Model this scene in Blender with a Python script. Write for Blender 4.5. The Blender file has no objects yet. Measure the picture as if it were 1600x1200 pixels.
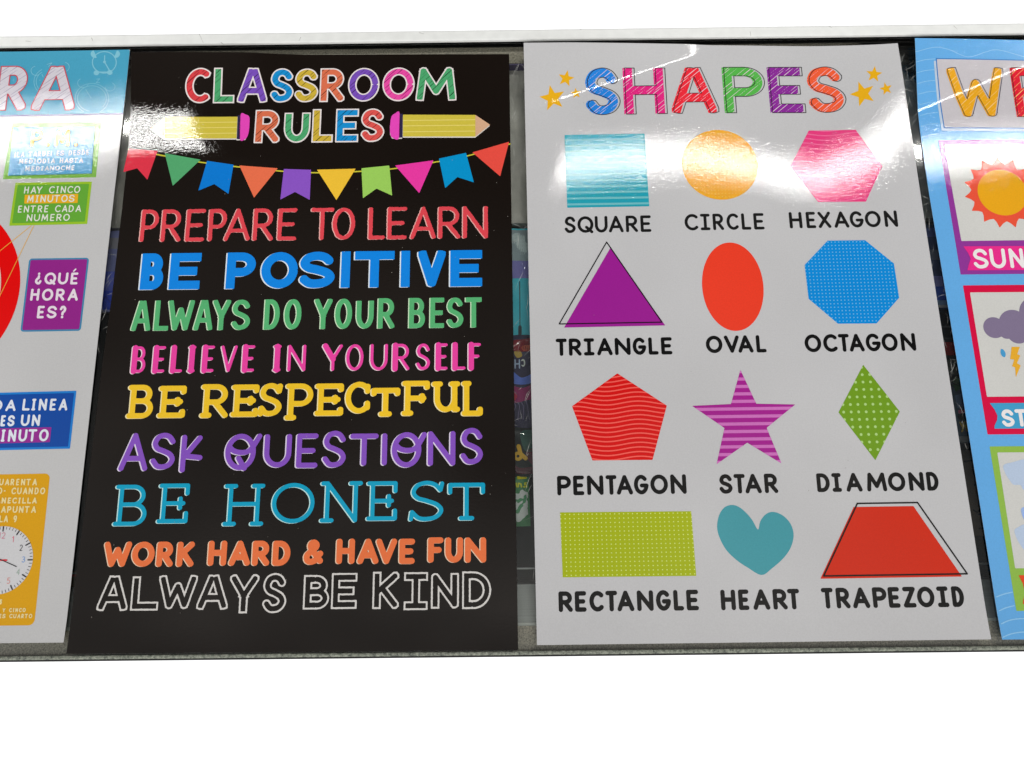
import bpy, math, random
import numpy as np
from mathutils import Vector, Euler
random.seed(7); RNG = np.random.default_rng(7)
S = bpy.context.scene
C = S.collection
# ------------------------------------------------------------------ camera
FPX = 1155.0                                   # focal length in pixels of the 1600 px wide photograph
CAM = np.array([-0.00742, -0.15844, 0.56105])
EUL = (0.19693, 0.00512, -0.0106)
cd = bpy.data.cameras.new('camera'); cam = bpy.data.objects.new('camera', cd); C.objects.link(cam)
cam.location = CAM; cam.rotation_euler = EUL
cd.sensor_width = 36; cd.lens = 36*FPX/1600; cd.clip_start = .01; cd.clip_end = 200
S.camera = cam
ROT = np.array(Euler(EUL, 'XYZ').to_matrix())
def ray(px, py):
    d = np.array([(px-800)/FPX, (600-py)/FPX, -1.0]); return ROT @ d
def at(px, py, z=0.0):                          # point of the horizontal plane z seen at a photo pixel
    d = ray(px, py); return CAM + d*((z-CAM[2])/d[2])
# ------------------------------------------------------------------ world: even white added below the case, dim shop ambience above
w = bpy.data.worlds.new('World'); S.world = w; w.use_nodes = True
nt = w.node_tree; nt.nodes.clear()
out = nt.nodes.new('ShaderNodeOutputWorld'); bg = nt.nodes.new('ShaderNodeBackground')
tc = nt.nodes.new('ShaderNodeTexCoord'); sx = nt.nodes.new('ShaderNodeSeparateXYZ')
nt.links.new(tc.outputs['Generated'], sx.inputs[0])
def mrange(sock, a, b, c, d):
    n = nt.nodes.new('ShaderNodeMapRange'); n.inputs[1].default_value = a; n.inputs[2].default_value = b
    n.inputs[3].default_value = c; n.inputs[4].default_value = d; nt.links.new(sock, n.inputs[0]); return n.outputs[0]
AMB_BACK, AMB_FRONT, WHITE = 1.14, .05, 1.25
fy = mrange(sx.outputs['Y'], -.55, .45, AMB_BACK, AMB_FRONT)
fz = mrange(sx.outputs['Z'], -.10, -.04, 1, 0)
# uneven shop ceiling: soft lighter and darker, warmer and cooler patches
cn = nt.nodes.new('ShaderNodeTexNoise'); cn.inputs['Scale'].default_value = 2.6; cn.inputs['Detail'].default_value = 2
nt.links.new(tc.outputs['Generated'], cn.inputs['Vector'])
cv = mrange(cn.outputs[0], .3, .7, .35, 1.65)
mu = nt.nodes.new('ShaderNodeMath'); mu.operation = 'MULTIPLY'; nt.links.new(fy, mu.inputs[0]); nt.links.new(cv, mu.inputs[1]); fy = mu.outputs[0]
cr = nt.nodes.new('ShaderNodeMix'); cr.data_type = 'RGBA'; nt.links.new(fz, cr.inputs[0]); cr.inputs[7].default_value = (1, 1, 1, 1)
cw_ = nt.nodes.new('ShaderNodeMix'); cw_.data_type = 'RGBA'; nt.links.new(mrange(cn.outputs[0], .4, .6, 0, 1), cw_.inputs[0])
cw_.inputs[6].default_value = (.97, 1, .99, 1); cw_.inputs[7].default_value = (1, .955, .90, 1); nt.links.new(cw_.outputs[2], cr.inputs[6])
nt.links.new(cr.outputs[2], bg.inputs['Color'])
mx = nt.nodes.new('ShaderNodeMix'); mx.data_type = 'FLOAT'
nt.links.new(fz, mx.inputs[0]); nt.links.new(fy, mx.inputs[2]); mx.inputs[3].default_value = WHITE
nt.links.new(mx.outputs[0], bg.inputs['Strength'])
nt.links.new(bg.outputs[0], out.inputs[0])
# ------------------------------------------------------------------ ceiling tubes whose reflections lie on the paper
LZ = 2.0
def mirror_at(px, py):
    p = at(px, py); d = ray(px, py); k = LZ/-d[2]; return p[0]+d[0]*k, p[1]+d[1]*k
RX0, RY = mirror_at(838, 240)[0], mirror_at(1437, 237)[1]
LX1, LY = mirror_at(318, 200)[0], mirror_at(195, 199)[1]
def tube(x0, x1, y, rad=84, wdt=.042):
    l = bpy.data.lights.new('tube_light', 'AREA'); l.shape = 'RECTANGLE'
    l.size = x1-x0; l.size_y = wdt; l.energy = rad*math.pi*l.size*wdt; l.color = (1, .985, .95)
    o = bpy.data.objects.new('tube_light', l); C.objects.link(o); o.location = ((x0+x1)/2, y, LZ)
tube(RX0, RX0+2.9, RY); tube(LX1-2.9, LX1, LY)
vs = S.view_settings; vs.view_transform = 'Standard'; vs.look = 'None'; vs.exposure = 0; vs.gamma = 1; vs.use_curve_mapping = False
S.render.engine = 'CYCLES'; S.cycles.transparent_max_bounces = 12

# ------------------------------------------------------------------ materials
def lin(c):
    c = np.asarray(c, float)/255; return np.where(c <= .04045, c/12.92, ((c+.055)/1.055)**2.4)
MATS = {}
KLIT = .85                                       # white paper shows as about .49
def node_mat(name, base, rough, metal=0, spec=.5):
    m = bpy.data.materials.new(name); m.use_nodes = True
    b = m.node_tree.nodes['Principled BSDF']
    b.inputs['Base Color'].default_value = (*[float(v) for v in base], 1)
    b.inputs['Roughness'].default_value = rough; b.inputs['Metallic'].default_value = metal
    b.inputs['Specular IOR Level'].default_value = spec
    return m, m.node_tree, b
def N(t, kind, **kw):
    n = t.nodes.new(kind)
    for k, v in kw.items(): setattr(n, k, v)
    return n
def ink(rgb, name='ink', gloss=True):            # printed colour, given as the photo shows it
    key = (tuple(rgb), gloss)
    if key in MATS: return MATS[key]
    base = np.clip((lin(rgb)-.006)/KLIT, .0022, .95)
    m, t, b = node_mat(name, base, .036 if gloss else .4, 0, .36)
    tcn = N(t, 'ShaderNodeTexCoord')
    if gloss:                                    # glossy photo paper: fine orange peel, drawn out along the sheet
        mp = N(t, 'ShaderNodeMapping'); mp.inputs['Scale'].default_value = (300, 720, 1)
        t.links.new(tcn.outputs['Object'], mp.inputs[0])
        nz = N(t, 'ShaderNodeTexNoise'); nz.inputs['Scale'].default_value = 1; nz.inputs['Detail'].default_value = 2; nz.inputs['Roughness'].default_value = .6
        t.links.new(mp.outputs[0], nz.inputs['Vector'])
        bp = N(t, 'ShaderNodeBump'); bp.inputs['Strength'].default_value = 1; bp.inputs['Distance'].default_value = .000032
        t.links.new(nz.outputs[0], bp.inputs['Height']); t.links.new(bp.outputs[0], b.inputs['Normal'])
    gr = N(t, 'ShaderNodeTexNoise'); gr.inputs['Scale'].default_value = 900; gr.inputs['Detail'].default_value = 2
    t.links.new(tcn.outputs['Object'], gr.inputs['Vector'])
    lo = N(t, 'ShaderNodeTexNoise'); lo.inputs['Scale'].default_value = 9
    t.links.new(tcn.outputs['Object'], lo.inputs['Vector'])
    ad = N(t, 'ShaderNodeMath', operation='ADD'); t.links.new(gr.outputs[0], ad.inputs[0]); t.links.new(lo.outputs[0], ad.inputs[1])
    mr = N(t, 'ShaderNodeMapRange'); mr.inputs[1].default_value = .6; mr.inputs[2].default_value = 1.4; mr.inputs[3].default_value = .93; mr.inputs[4].default_value = 1.07
    t.links.new(ad.outputs[0], mr.inputs[0])
    hs = N(t, 'ShaderNodeHueSaturation'); hs.inputs['Color'].default_value = (*[float(v) for v in base], 1)
    t.links.new(mr.outputs[0], hs.inputs['Value']); t.links.new(hs.outputs[0], b.inputs['Base Color'])
    MATS[key] = m; return m

# ------------------------------------------------------------------ objects
def tag(o, label, cat, group=None):
    o['label'] = label; o['category'] = cat
    if group: o['group'] = group
    return o
def thing(name, label, cat, loc=(0, 0, 0), rz=0, group=None):
    o = bpy.data.objects.new(name, None); C.objects.link(o); o.location = loc; o.rotation_euler = (0, 0, rz); o.empty_display_size = .02
    return tag(o, label, cat, group)
def mesh_obj(name, V, loops, sizes, mats, midx=None, parent=None, normals=None, label=None):
    me = bpy.data.meshes.new(name)
    V = np.ascontiguousarray(V, np.float32); loops = np.ascontiguousarray(loops, np.int32); sizes = np.asarray(sizes, np.int32)
    me.vertices.add(len(V)); me.vertices.foreach_set('co', V.ravel())
    me.loops.add(len(loops)); me.loops.foreach_set('vertex_index', loops)
    me.polygons.add(len(sizes)); st = np.concatenate([[0], np.cumsum(sizes)[:-1]]).astype(np.int32)
    me.polygons.foreach_set('loop_start', st); me.polygons.foreach_set('loop_total', sizes)
    for m in mats: me.materials.append(m)
    if midx is not None: me.polygons.foreach_set('material_index', np.asarray(midx, np.int32))
    me.update(calc_edges=True); me.validate()
    if normals is not None:
        me.polygons.foreach_set('use_smooth', np.ones(len(me.polygons), bool))
        if len(normals) == len(me.vertices): me.normals_split_custom_set_from_vertices([tuple(n) for n in normals.tolist()])
    o = bpy.data.objects.new(name, me); C.objects.link(o)
    if parent is not None: o.parent = parent
    if label: o['label'] = label
    return o
def poly_mesh(name, verts, faces, mat, parent=None, bevel=0, label=None):
    me = bpy.data.meshes.new(name); me.from_pydata([tuple(map(float, v)) for v in verts], [], faces); me.update(); me.materials.append(mat)
    o = bpy.data.objects.new(name, me); C.objects.link(o)
    if parent is not None: o.parent = parent
    if bevel:
        b = o.modifiers.new('bevel', 'BEVEL'); b.width = bevel; b.segments = 2
    if label: o['label'] = label
    return o
def box(name, x0, x1, y0, y1, z0, z1, mat, parent=None, bevel=0):
    v = [(x0, y0, z0), (x1, y0, z0), (x1, y1, z0), (x0, y1, z0), (x0, y0, z1), (x1, y0, z1), (x1, y1, z1), (x0, y1, z1)]
    f = [(3, 2, 1, 0), (4, 5, 6, 7), (0, 1, 5, 4), (1, 2, 6, 5), (2, 3, 7, 6), (3, 0, 4, 7)]
    return poly_mesh(name, v, f, mat, parent, bevel)

# ------------------------------------------------------------------ marching squares: region d<0 -> polygons
def march(X, Y, D):
    ny, nx = D.shape; ins = D < 0
    a, b, c, d = ins[:-1, :-1], ins[:-1, 1:], ins[1:, 1:], ins[1:, :-1]
    code = a*1+b*2+c*4+d*8
    jj, ii = np.nonzero(code); cc = code[jj, ii]
    M = nx*ny
    loops, sizes = [], []
    for k in range(1, 16):
        s = cc == k
        if not s.any(): continue
        j, i = jj[s], ii[s]; base = j*nx+i
        cor = [base, base+1, base+1+nx, base+nx]
        edg = [M+base, 2*M+base+1, M+base+nx, 2*M+base]
        inn = [k & 1, (k >> 1) & 1, (k >> 2) & 1, (k >> 3) & 1]
        cols = []
        for q in range(4):
            if inn[q]: cols.append(cor[q])
            if inn[q] != inn[(q+1) % 4]: cols.append(edg[q])
        A = np.stack(cols, 1); loops.append(A.ravel()); sizes.append(np.full(len(A), len(cols)))
    if not loops: return None
    loops = np.concatenate(loops); sizes = np.concatenate(sizes)
    ids, inv = np.unique(loops, return_inverse=True)
    x = np.empty(len(ids)); y = np.empty(len(ids)); Xf, Yf, Df = X.ravel(), Y.ravel(), D.ravel()
    s = ids < M; x[s] = Xf[ids[s]]; y[s] = Yf[ids[s]]
    for off, step in ((M, 1), (2*M, nx)):
        s = (ids >= off) & (ids < off+M); p = ids[s]-off
        t = Df[p]/(Df[p]-Df[p+step]); x[s] = Xf[p]+t*(Xf[p+step]-Xf[p]); y[s] = Yf[p]+t*(Yf[p+step]-Yf[p])
    return x, y, inv, sizes

# ------------------------------------------------------------------ signed distances
def d_seg(X, Y, p, q, hw):
    vx, vy = q[0]-p[0], q[1]-p[1]; L2 = vx*vx+vy*vy+1e-18
    t = np.clip(((X-p[0])*vx+(Y-p[1])*vy)/L2, 0, 1)
    return np.hypot(X-p[0]-t*vx, Y-p[1]-t*vy)-hw
def d_segflat(X, Y, p, q, hw, ea, eb):
    vx, vy = q[0]-p[0], q[1]-p[1]; L = math.hypot(vx, vy)+1e-9; vx /= L; vy /= L
    t = (X-p[0])*vx+(Y-p[1])*vy; s = np.abs((X-p[0])*-vy+(Y-p[1])*vx)
    return np.maximum(s-hw, np.maximum(-ea-t, t-L-eb))
def d_line(X, Y, pts, hw):
    d = np.full(X.shape, 1e3)
    for p, q in zip(pts[:-1], pts[1:]): d = np.minimum(d, d_seg(X, Y, p, q, hw))
    return d
def d_poly(X, Y, pts):
    d = np.full(X.shape, 1e9); s = np.zeros(X.shape, bool); n = len(pts)
    for k in range(n):
        a, b = pts[k], pts[(k+1) % n]
        d = np.minimum(d, d_seg(X, Y, a, b, 0))
        cnd = (a[1] > Y) != (b[1] > Y)
        with np.errstate(divide='ignore', invalid='ignore'):
            xi = a[0]+(Y-a[1])*(b[0]-a[0])/((b[1]-a[1]) or 1e-12)
        s ^= cnd & (X < xi)
    return np.where(s, -d, d)
def d_round(X, Y, pts, r):                       # polygon with rounded corners (pts convex): shrink then grow
    c = np.mean(pts, 0)
    return d_poly(X, Y, [tuple(np.array(p)+(c-np.array(p))/np.hypot(*(c-np.array(p)))*r*1.41) for p in pts])-r
def d_ell(X, Y, cx, cy, rx, ry):
    k = np.hypot((X-cx)/rx, (Y-cy)/ry); return (k-1)*min(rx, ry)
def smooth_pts(P, n=8, closed=False):
    P = [np.array(p, float) for p in P]; R_ = []; m = len(P)
    rng = range(m) if closed else range(m-1)
    for i in rng:
        p1, p2 = P[i], P[(i+1) % m]
        p0 = P[i-1] if (closed or i > 0) else 2*p1-p2
        p3 = P[(i+2) % m] if (closed or i < m-2) else 2*p2-p1
        for k in range(n):
            t = k/n; R_.append(tuple(.5*(2*p1+(p2-p0)*t+(2*p0-5*p1+4*p2-p3)*t*t+(3*p1-p0-3*p2+p3)*t**3)))
    if not closed: R_.append(tuple(P[-1]))
    return R_
_nk = RNG.uniform(-1, 1, (24, 2)); _np = RNG.uniform(0, 6.28, 24)
def wob(X, Y, wl, seed=0):                       # smooth pseudo noise, wavelength wl, about -1..1
    s = np.zeros(X.shape)
    for k in range(8):
        a = _nk[(k+seed*5) % 24]*6.28/wl*(1+.6*(k % 3)); s += np.sin(a[0]*X+a[1]*Y+_np[(k*3+seed) % 24])
    return s/4

# ------------------------------------------------------------------ hand-lettered stroke font (unit box)
def arc(cx, cy, rx, ry, a0, a1, n=18):
    return [(cx+rx*math.cos(math.radians(a0+(a1-a0)*k/n)), cy+ry*math.sin(math.radians(a0+(a1-a0)*k/n))) for k in range(n+1)]
Scur = smooth_pts([(.93, .80), (.75, .95), (.48, 1), (.2, .93), (.07, .74), (.2, .58), (.5, .5), (.83, .39), (.96, .23), (.8, .06), (.5, 0), (.24, .03), (.03, .19)], 5)
G = {
'A': [[(0, 0), (.5, 1), (1, 0)], [(.19, .3), (.81, .3)]],
'B': [[(0, 0), (0, 1)], [(0, 1), (.5, 1)]+arc(.5, .76, .4, .24, 90, -90)+[(0, .52)], [(0, .52), (.56, .52)]+arc(.56, .26, .44, .26, 90, -90)+[(0, 0)]],
'C': [arc(.5, .5, .5, .5, 48, 312, 26)], 'D': [[(0, 0), (0, 1)], [(0, 1), (.35, 1)]+arc(.35, .5, .65, .5, 90, -90, 22)+[(0, 0)]],
'E': [[(0, 0), (0, 1)], [(0, 1), (1, 1)], [(0, .5), (.85, .5)], [(0, 0), (1, 0)]],
'F': [[(0, 0), (0, 1)], [(0, 1), (1, 1)], [(0, .5), (.82, .5)]],
'G': [arc(.5, .5, .5, .5, 45, 345, 26)+[(1, .44), (.55, .44)]],
'H': [[(0, 0), (0, 1)], [(1, 0), (1, 1)], [(0, .52), (1, .52)]], 'I': [[(.5, 0), (.5, 1)]],
'K': [[(0, 0), (0, 1)], [(1, 1), (0, .42)], [(.28, .58), (1, 0)]], 'L': [[(0, 1), (0, 0)], [(0, 0), (1, 0)]],
'M': [[(0, 0), (.1, 1), (.5, .22), (.9, 1), (1, 0)]], 'N': [[(0, 0), (0, 1), (1, 0), (1, 1)]],
'O': [arc(.5, .5, .5, .5, 0, 360, 34)], 'P': [[(0, 0), (0, 1)], [(0, 1), (.5, 1)]+arc(.5, .72, .5, .28, 90, -90)+[(0, .44)]],
'Q': [arc(.5, .5, .5, .5, 0, 360, 34), [(.58, .3), (.98, -.04)]],
'R': [[(0, 0), (0, 1)], [(0, 1), (.48, 1)]+arc(.48, .73, .46, .27, 90, -90)+[(0, .46)], [(.42, .46), (1, 0)]],
'S': [Scur], 'T': [[(0, 1), (1, 1)], [(.5, 1), (.5, 0)]], 'U': [[(0, 1), (0, .42)]+arc(.5, .42, .5, .42, 180, 360)+[(1, 1)]],
'V': [[(0, 1), (.5, 0), (1, 1)]], 'W': [[(0, 1), (.25, 0), (.5, .72), (.75, 0), (1, 1)]], 'X': [[(0, 0), (1, 1)], [(0, 1), (1, 0)]],
'Y': [[(0, 1), (.5, .44)], [(1, 1), (.5, .44)], [(.5, .44), (.5, 0)]], 'Z': [[(0, 1), (1, 1), (0, 0), (1, 0)]],
'&': [smooth_pts([(1, .05), (.72, .3), (.3, .72), (.32, .93), (.52, 1), (.7, .9), (.66, .74), (.3, .52), (.03, .32), (.06, .08), (.32, 0), (.66, .08), (.85, .3), (1, .42)], 6)],
'1': [[(0, .8), (.5, 1), (.5, 0)]], '2': [smooth_pts([(0, .8), (.2, .97), (.55, 1), (.9, .85), (.9, .62), (.5, .3), (0, 0)], 6), [(0, 0), (1, 0)]],
'3': [smooth_pts([(.05, .9), (.5, 1), (.9, .8), (.75, .58), (.35, .52)], 6), smooth_pts([(.35, .52), (.85, .45), (1, .25), (.7, .02), (.3, 0), (0, .12)], 6)],
'4': [[(.75, 0), (.75, 1), (0, .3), (1, .3)]], '5': [[(.95, 1), (.15, 1), (.08, .55)]+smooth_pts([(.08, .55), (.5, .64), (.95, .4), (.85, .1), (.4, 0), (0, .1)], 6)],
'9': [arc(.5, .7, .5, .3, 0, 360), [(1, .75), (.85, .2), (.5, 0)]],
'?': [smooth_pts([(0, .8), (.2, .98), (.6, 1), (.95, .8), (.8, .58), (.5, .46), (.45, .28)], 6), [(.45, .02), (.45, .0)]],
'!': [smooth_pts([(1, .2), (.8, .02), (.4, 0), (.05, .2), (.2, .42), (.5, .54), (.55, .72)], 6), [(.55, .98), (.55, 1)]],
'(': [arc(1, .5, 1, .6, 125, 235, 10)], ')': [arc(0, .5, 1, .6, 55, -55, 10)], '-': [[(0, .5), (1, .5)]], '.': [[(.5, 0), (.5, .02)]],
}
GI = [[(.5, 0), (.5, 1)], [(0, 1), (1, 1)], [(0, 0), (1, 0)]]
curl = [smooth_pts([(.04, .66), (.22, .52), (.5, .48), (.74, .58), (1, 1)], 6)]
ASK = {'K': [[(0, 0), (0, 1)], [(.93, .98), (.1, .42)], [(.1, .42), (1, .37)]], 'O': [arc(.41, .5, .41, .5, 0, 360, 34)]+curl,
       'Q': [arc(.41, .5, .41, .5, 0, 360, 34)]+curl+[[(.36, .3), (.56, -.02)]], 'I': G['I']}
def ser(ch, a=.16, b=.2, k=None):                # slab serifs for the two slab lines
    sv = lambda x, y, l=a, r=a: [(x-l, y), (x+r, y)]
    up = lambda x, y, h=b: [(x, y), (x, y+h)]
    return {'B': [sv(0, 0, a, 0), sv(0, 1, a, 0)], 'E': [sv(0, 0, a, 0), sv(0, 1, a, 0), up(1, 0), up(1, 1, -b), up(.72, .5-b*.6, b*1.2)],
            'R': [sv(0, 0), sv(0, 1, a, 0)], 'S': [[(.93, .8), (.98, .98)], [(.03, .19), (0, 0)]], 'P': [sv(0, 0), sv(0, 1, a, 0)],
            'C': [up(.88, .74, .18), up(.88, .12, .16)], 'T': [sv(.5, 0), up(0, 1, -b), up(1, 1, -b)], 'F': [sv(0, 0), sv(0, 1, a, 0), up(1, 1, -b), up(.75, .5-b*.6, b*1.2)],
            'U': [sv(0, 1), sv(1, 1), [(1, .5), (1, 0), (1+a, 0)]], 'L': [sv(0, 1), sv(0, 0, a, 0), up(1, 0)], 'H': [sv(0, 0), sv(0, 1), sv(1, 0), sv(1, 1)],
            'N': [sv(0, 0), sv(0, 1, a, 0), sv(1, 1)], 'O': [], 'I': []}.get(ch, [])
CURVY = set('CSGOQU&')
def glyph(ch, style):
    st = style.get('font', {}).get(ch) or (GI if (ch == 'I' and style.get('iserif')) else G[ch])
    if style.get('flat') and ch == 'A': st = [[(0, 0), (.41, 1)], [(.59, 1), (1, 0)], [(.2, .3), (.8, .3)]]
    st = [list(s) for s in st]; nb = len(st)
    if style.get('serif'): st += ser(ch, *style['serif'])
    xs = [p[0] for s in st for p in s]; x0, x1 = min(xs), max(xs)
    if x1-x0 < .02: return [[(.5, p[1]) for p in s] for s in st], nb
    return [[((p[0]-x0)/(x1-x0), p[1]) for p in s] for s in st], nb
def glyph_sdf(ch, bx, hw, style):                # bx = (u0,u1,v0,v1); returns function(X,Y)
    u0, u1, v0, v1 = bx; st, nb = glyph(ch, style)
    hx = min(hw, (u1-u0)*.48); sl = style.get('slant', 0)
    mp = lambda p: (u0+hx+p[0]*max(u1-u0-2*hx, 0)+sl*(p[1]-.5)*(v1-v0), v0+hw+p[1]*(v1-v0-2*hw))
    S_ = [[mp(p) for p in s] for s in st]
    S_ = [[p for i, p in enumerate(s) if i == 0 or math.dist(p, s[i-1]) > 1e-7] for s in S_]
    if ch == 'I' and not style.get('iserif') and not style.get('serif'): S_ = [[((u0+u1)/2, v0+hw), ((u0+u1)/2, v1-hw)]]
    flat = style.get('flat')
    def f(X, Y):
        d = np.full(X.shape, 1e3)
        for si, s in enumerate(S_):
            h = hw*(style.get('thin', 1) if (si > 0 or ch in 'SOCUVN&') else 1)
            if style.get('thin') and si == 0 and ch in 'ELIFBRP': h = hw*1.0
            if flat:
                m = len(s)
                for k in range(m-1):
                    def turn(i):
                        if i <= 0 or i >= m-1: return 99.0
                        a = np.subtract(s[i], s[i-1]); b = np.subtract(s[i+1], s[i]); return abs(math.degrees(math.atan2(a[0]*b[1]-a[1]*b[0], a@b)))
                    ta, tb = turn(k), turn(k+1)
                    iscur = m > 8 and ch in CURVY
                    eo = lambda i: h if (abs(s[i][1]-v0) < hw*1.05 or abs(s[i][1]-v1) < hw*1.05) else 0
                    ea = (0 if iscur else h) if k == 0 else (eo(k)*(.5 if ta > 100 else 1) if ta > 35 else 0)
                    eb = (0 if iscur else h) if k == m-2 else (eo(k+1)*(.5 if tb > 100 else 1) if tb > 35 else 0)
                    if ch in 'RK' and si == nb-1: ea = 0
                    d = np.minimum(d, d_segflat(X, Y, s[k], s[k+1], h, ea, eb))
                    if ta != 99 and (ta <= 35 or ta > 100 or not eo(k)): d = np.minimum(d, d_seg(X, Y, s[k], s[k], h))
            else:
                d = np.minimum(d, d_line(X, Y, s, h))
        if flat: d = np.maximum(d, np.maximum(np.maximum(v0-Y, Y-v1), np.maximum(u0-X, X-u1)))
        if style.get('rough'): d = d+style['rough']*(wob(X, Y, .006, 1)*.5+wob(X, Y, .0022, 2)*.6)
        return d
    return f

# ------------------------------------------------------------------ a printed sheet lying on z0, gently curled
PXM = .00049                                     # metres on the sheet per photo pixel
SHEETS = {}
class Sheet:
    def __init__(s, corners, z0, parent_args, slope=None, dome=None, bow=None):
        s.z0 = z0; s.slope = None; s.dome = None
        bl, br = at(*corners[3], z0), at(*corners[2], z0)
        s.ang = math.atan2(br[1]-bl[1], br[0]-bl[0]); s.o = bl
        s.ca, s.sa = math.cos(s.ang), math.sin(s.ang)
        name, label, cat = parent_args[:3]
        s.root = thing(name, label, cat, (bl[0], bl[1], z0), s.ang, 'posters lying on the showcase' if cat == 'poster' else 'goods under the glass')
        s.gu = np.linspace(-.02, .38, 260); s.gv = np.linspace(-.03, .54, 1100)
        s.Z = np.zeros((1100, 260)); s.ZU = s.Z.copy(); s.ZV = s.Z.copy()
        if slope:
            U, V = np.meshgrid(s.gu, s.gv); sv = slope(s, U, V)
            dv = s.gv[1]-s.gv[0]; z = np.cumsum(sv, 0)*dv
            s.Z = z-z.min(); s.ZV = sv; s.ZU = np.gradient(s.Z, s.gu, axis=1)
        if dome:
            U, V = np.meshgrid(s.gu, s.gv); s.Z = dome(U, V); s.ZU = np.gradient(s.Z, s.gu, axis=1); s.ZV = np.gradient(s.Z, s.gv, axis=0)
        s.quad = [s.inv(*c) for c in corners]
        SHEETS[name] = s
        s.bow = bow or [(0, 0), (1, 0)]              # sideways bend of the left edge: (height fraction, photo px)
        q3, q0 = np.array(s.quad[3]), np.array(s.quad[0])
        s.outline = [s.quad[1], s.quad[2]]+[tuple(q3+(q0-q3)*b+(s.bowed(b), 0)) for b in np.linspace(0, 1, 24)]
    def bowed(s, b):
        k = np.linspace(-.15, 1.15, 261); f = np.interp(k, [p[0] for p in s.bow], [p[1] for p in s.bow]); w_ = np.hanning(33); w_ /= w_.sum()
        g = np.convolve(np.pad(f, 16, 'edge'), w_, 'valid'); return np.interp(b, k, g)*PXM
    def world(s, u, v): return s.o[0]+u*s.ca-v*s.sa, s.o[1]+u*s.sa+v*s.ca
    def samp(s, F, u, v):
        a = np.clip((np.asarray(u)-s.gu[0])/(s.gu[1]-s.gu[0]), 0, len(s.gu)-1.001); b = np.clip((np.asarray(v)-s.gv[0])/(s.gv[1]-s.gv[0]), 0, len(s.gv)-1.001)
        i = a.astype(int); j = b.astype(int); a = a-i; b = b-j
        return (F[j, i]*(1-a)+F[j, i+1]*a)*(1-b)+(F[j+1, i]*(1-a)+F[j+1, i+1]*a)*b
    def inv(s, px, py):
        z = 0.
        for k in range(5):
            p = at(px, py, s.z0+z); dx, dy = p[0]-s.o[0], p[1]-s.o[1]
            u, v = dx*s.ca+dy*s.sa, -dx*s.sa+dy*s.ca; z = float(s.samp(s.Z, u, v))
        return (u, v)
    def norms(s, u, v):
        n = np.stack([-s.samp(s.ZU, u, v), -s.samp(s.ZV, u, v), np.ones(len(u))], 1); return n/np.linalg.norm(n, axis=1)[:, None]
    def body(s, mat, name='sheet', step=.0018, thick=.00025, edge_mat=None):
        q = [np.array(p) for p in s.quad]; W = np.hypot(*(q[2]-q[3])); H = np.hypot(*(q[0]-q[3]))
        nx, ny = max(3, int(W/step)), max(3, int(H/step)); a, b = np.meshgrid(np.linspace(0, 1, nx), np.linspace(0, 1, ny))
        P = (q[3]*(1-a)[..., None]+q[2]*a[..., None])*(1-b)[..., None]+(q[0]*(1-a)[..., None]+q[1]*a[..., None])*b[..., None]
        P[..., 0] += (1-a)*s.bowed(b)
        u, v = P[..., 0].ravel(), P[..., 1].ravel(); z = s.samp(s.Z, u, v); M = nx*ny
        top = np.stack([u, v, z], 1); nt_ = s.norms(u, v)
        low = top-[0, 0, thick]
        idx = np.arange(M).reshape(ny, nx)
        f = np.stack([idx[:-1, :-1], idx[:-1, 1:], idx[1:, 1:], idx[1:, :-1]], -1).reshape(-1, 4)
        ring = np.concatenate([idx[0, :], idx[1:, -1], idx[-1, -2::-1], idx[-2:0:-1, 0]]); nr = np.roll(ring, -1)
        side = np.stack([ring+M, nr+M, nr, ring], 1)
        V = np.concatenate([top, low]); F = np.concatenate([f, f[:, ::-1]+M, side])
        mi = np.concatenate([np.zeros(2*len(f)), np.ones(len(side))])
        return mesh_obj(name, V, F.ravel(), np.full(len(F), 4), [mat, edge_mat or mat], mi, s.root, np.concatenate([nt_, -nt_]))
    def prt(s, name, layers, bounds, step=.00045, parent=None, base=1, label=None):
        """layers = [(sdf, material)], bounds=(u0,u1,v0,v1): one mesh, each layer 0.06 mm above the one before"""
        u0, u1, v0, v1 = bounds; m = step*2
        X, Y = np.meshgrid(np.arange(u0-m, u1+m, step), np.arange(v0-m, v1+m, step))
        qd = d_poly(X, Y, s.outline) if (u0 < .004 or v0 < .004 or u1 > .32 or v1 > .47) else None
        Vs, Ls, Ss, Ms, Ns, mats, off = [], [], [], [], [], [], 0
        for k, (f, mat) in enumerate(layers):
            D = f(X, Y)
            if qd is not None: D = np.maximum(D, qd)
            D = np.where(np.abs(D) < 1e-9, 1e-9, D)
            r = march(X, Y, D)
            if r is None: continue
            x, y, lo, sz = r; z = s.samp(s.Z, x, y)+6e-5*(base+k)
            Vs.append(np.stack([x, y, z], 1)); Ns.append(s.norms(x, y)); Ls.append(lo+off); Ss.append(sz)
            if mat not in mats: mats.append(mat)
            Ms.append(np.full(len(sz), mats.index(mat))); off += len(x)
        if not Vs: return None
        return mesh_obj(name, np.concatenate(Vs), np.concatenate(Ls), np.concatenate(Ss), mats, np.concatenate(Ms), parent or s.root, np.concatenate(Ns), label)

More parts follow.
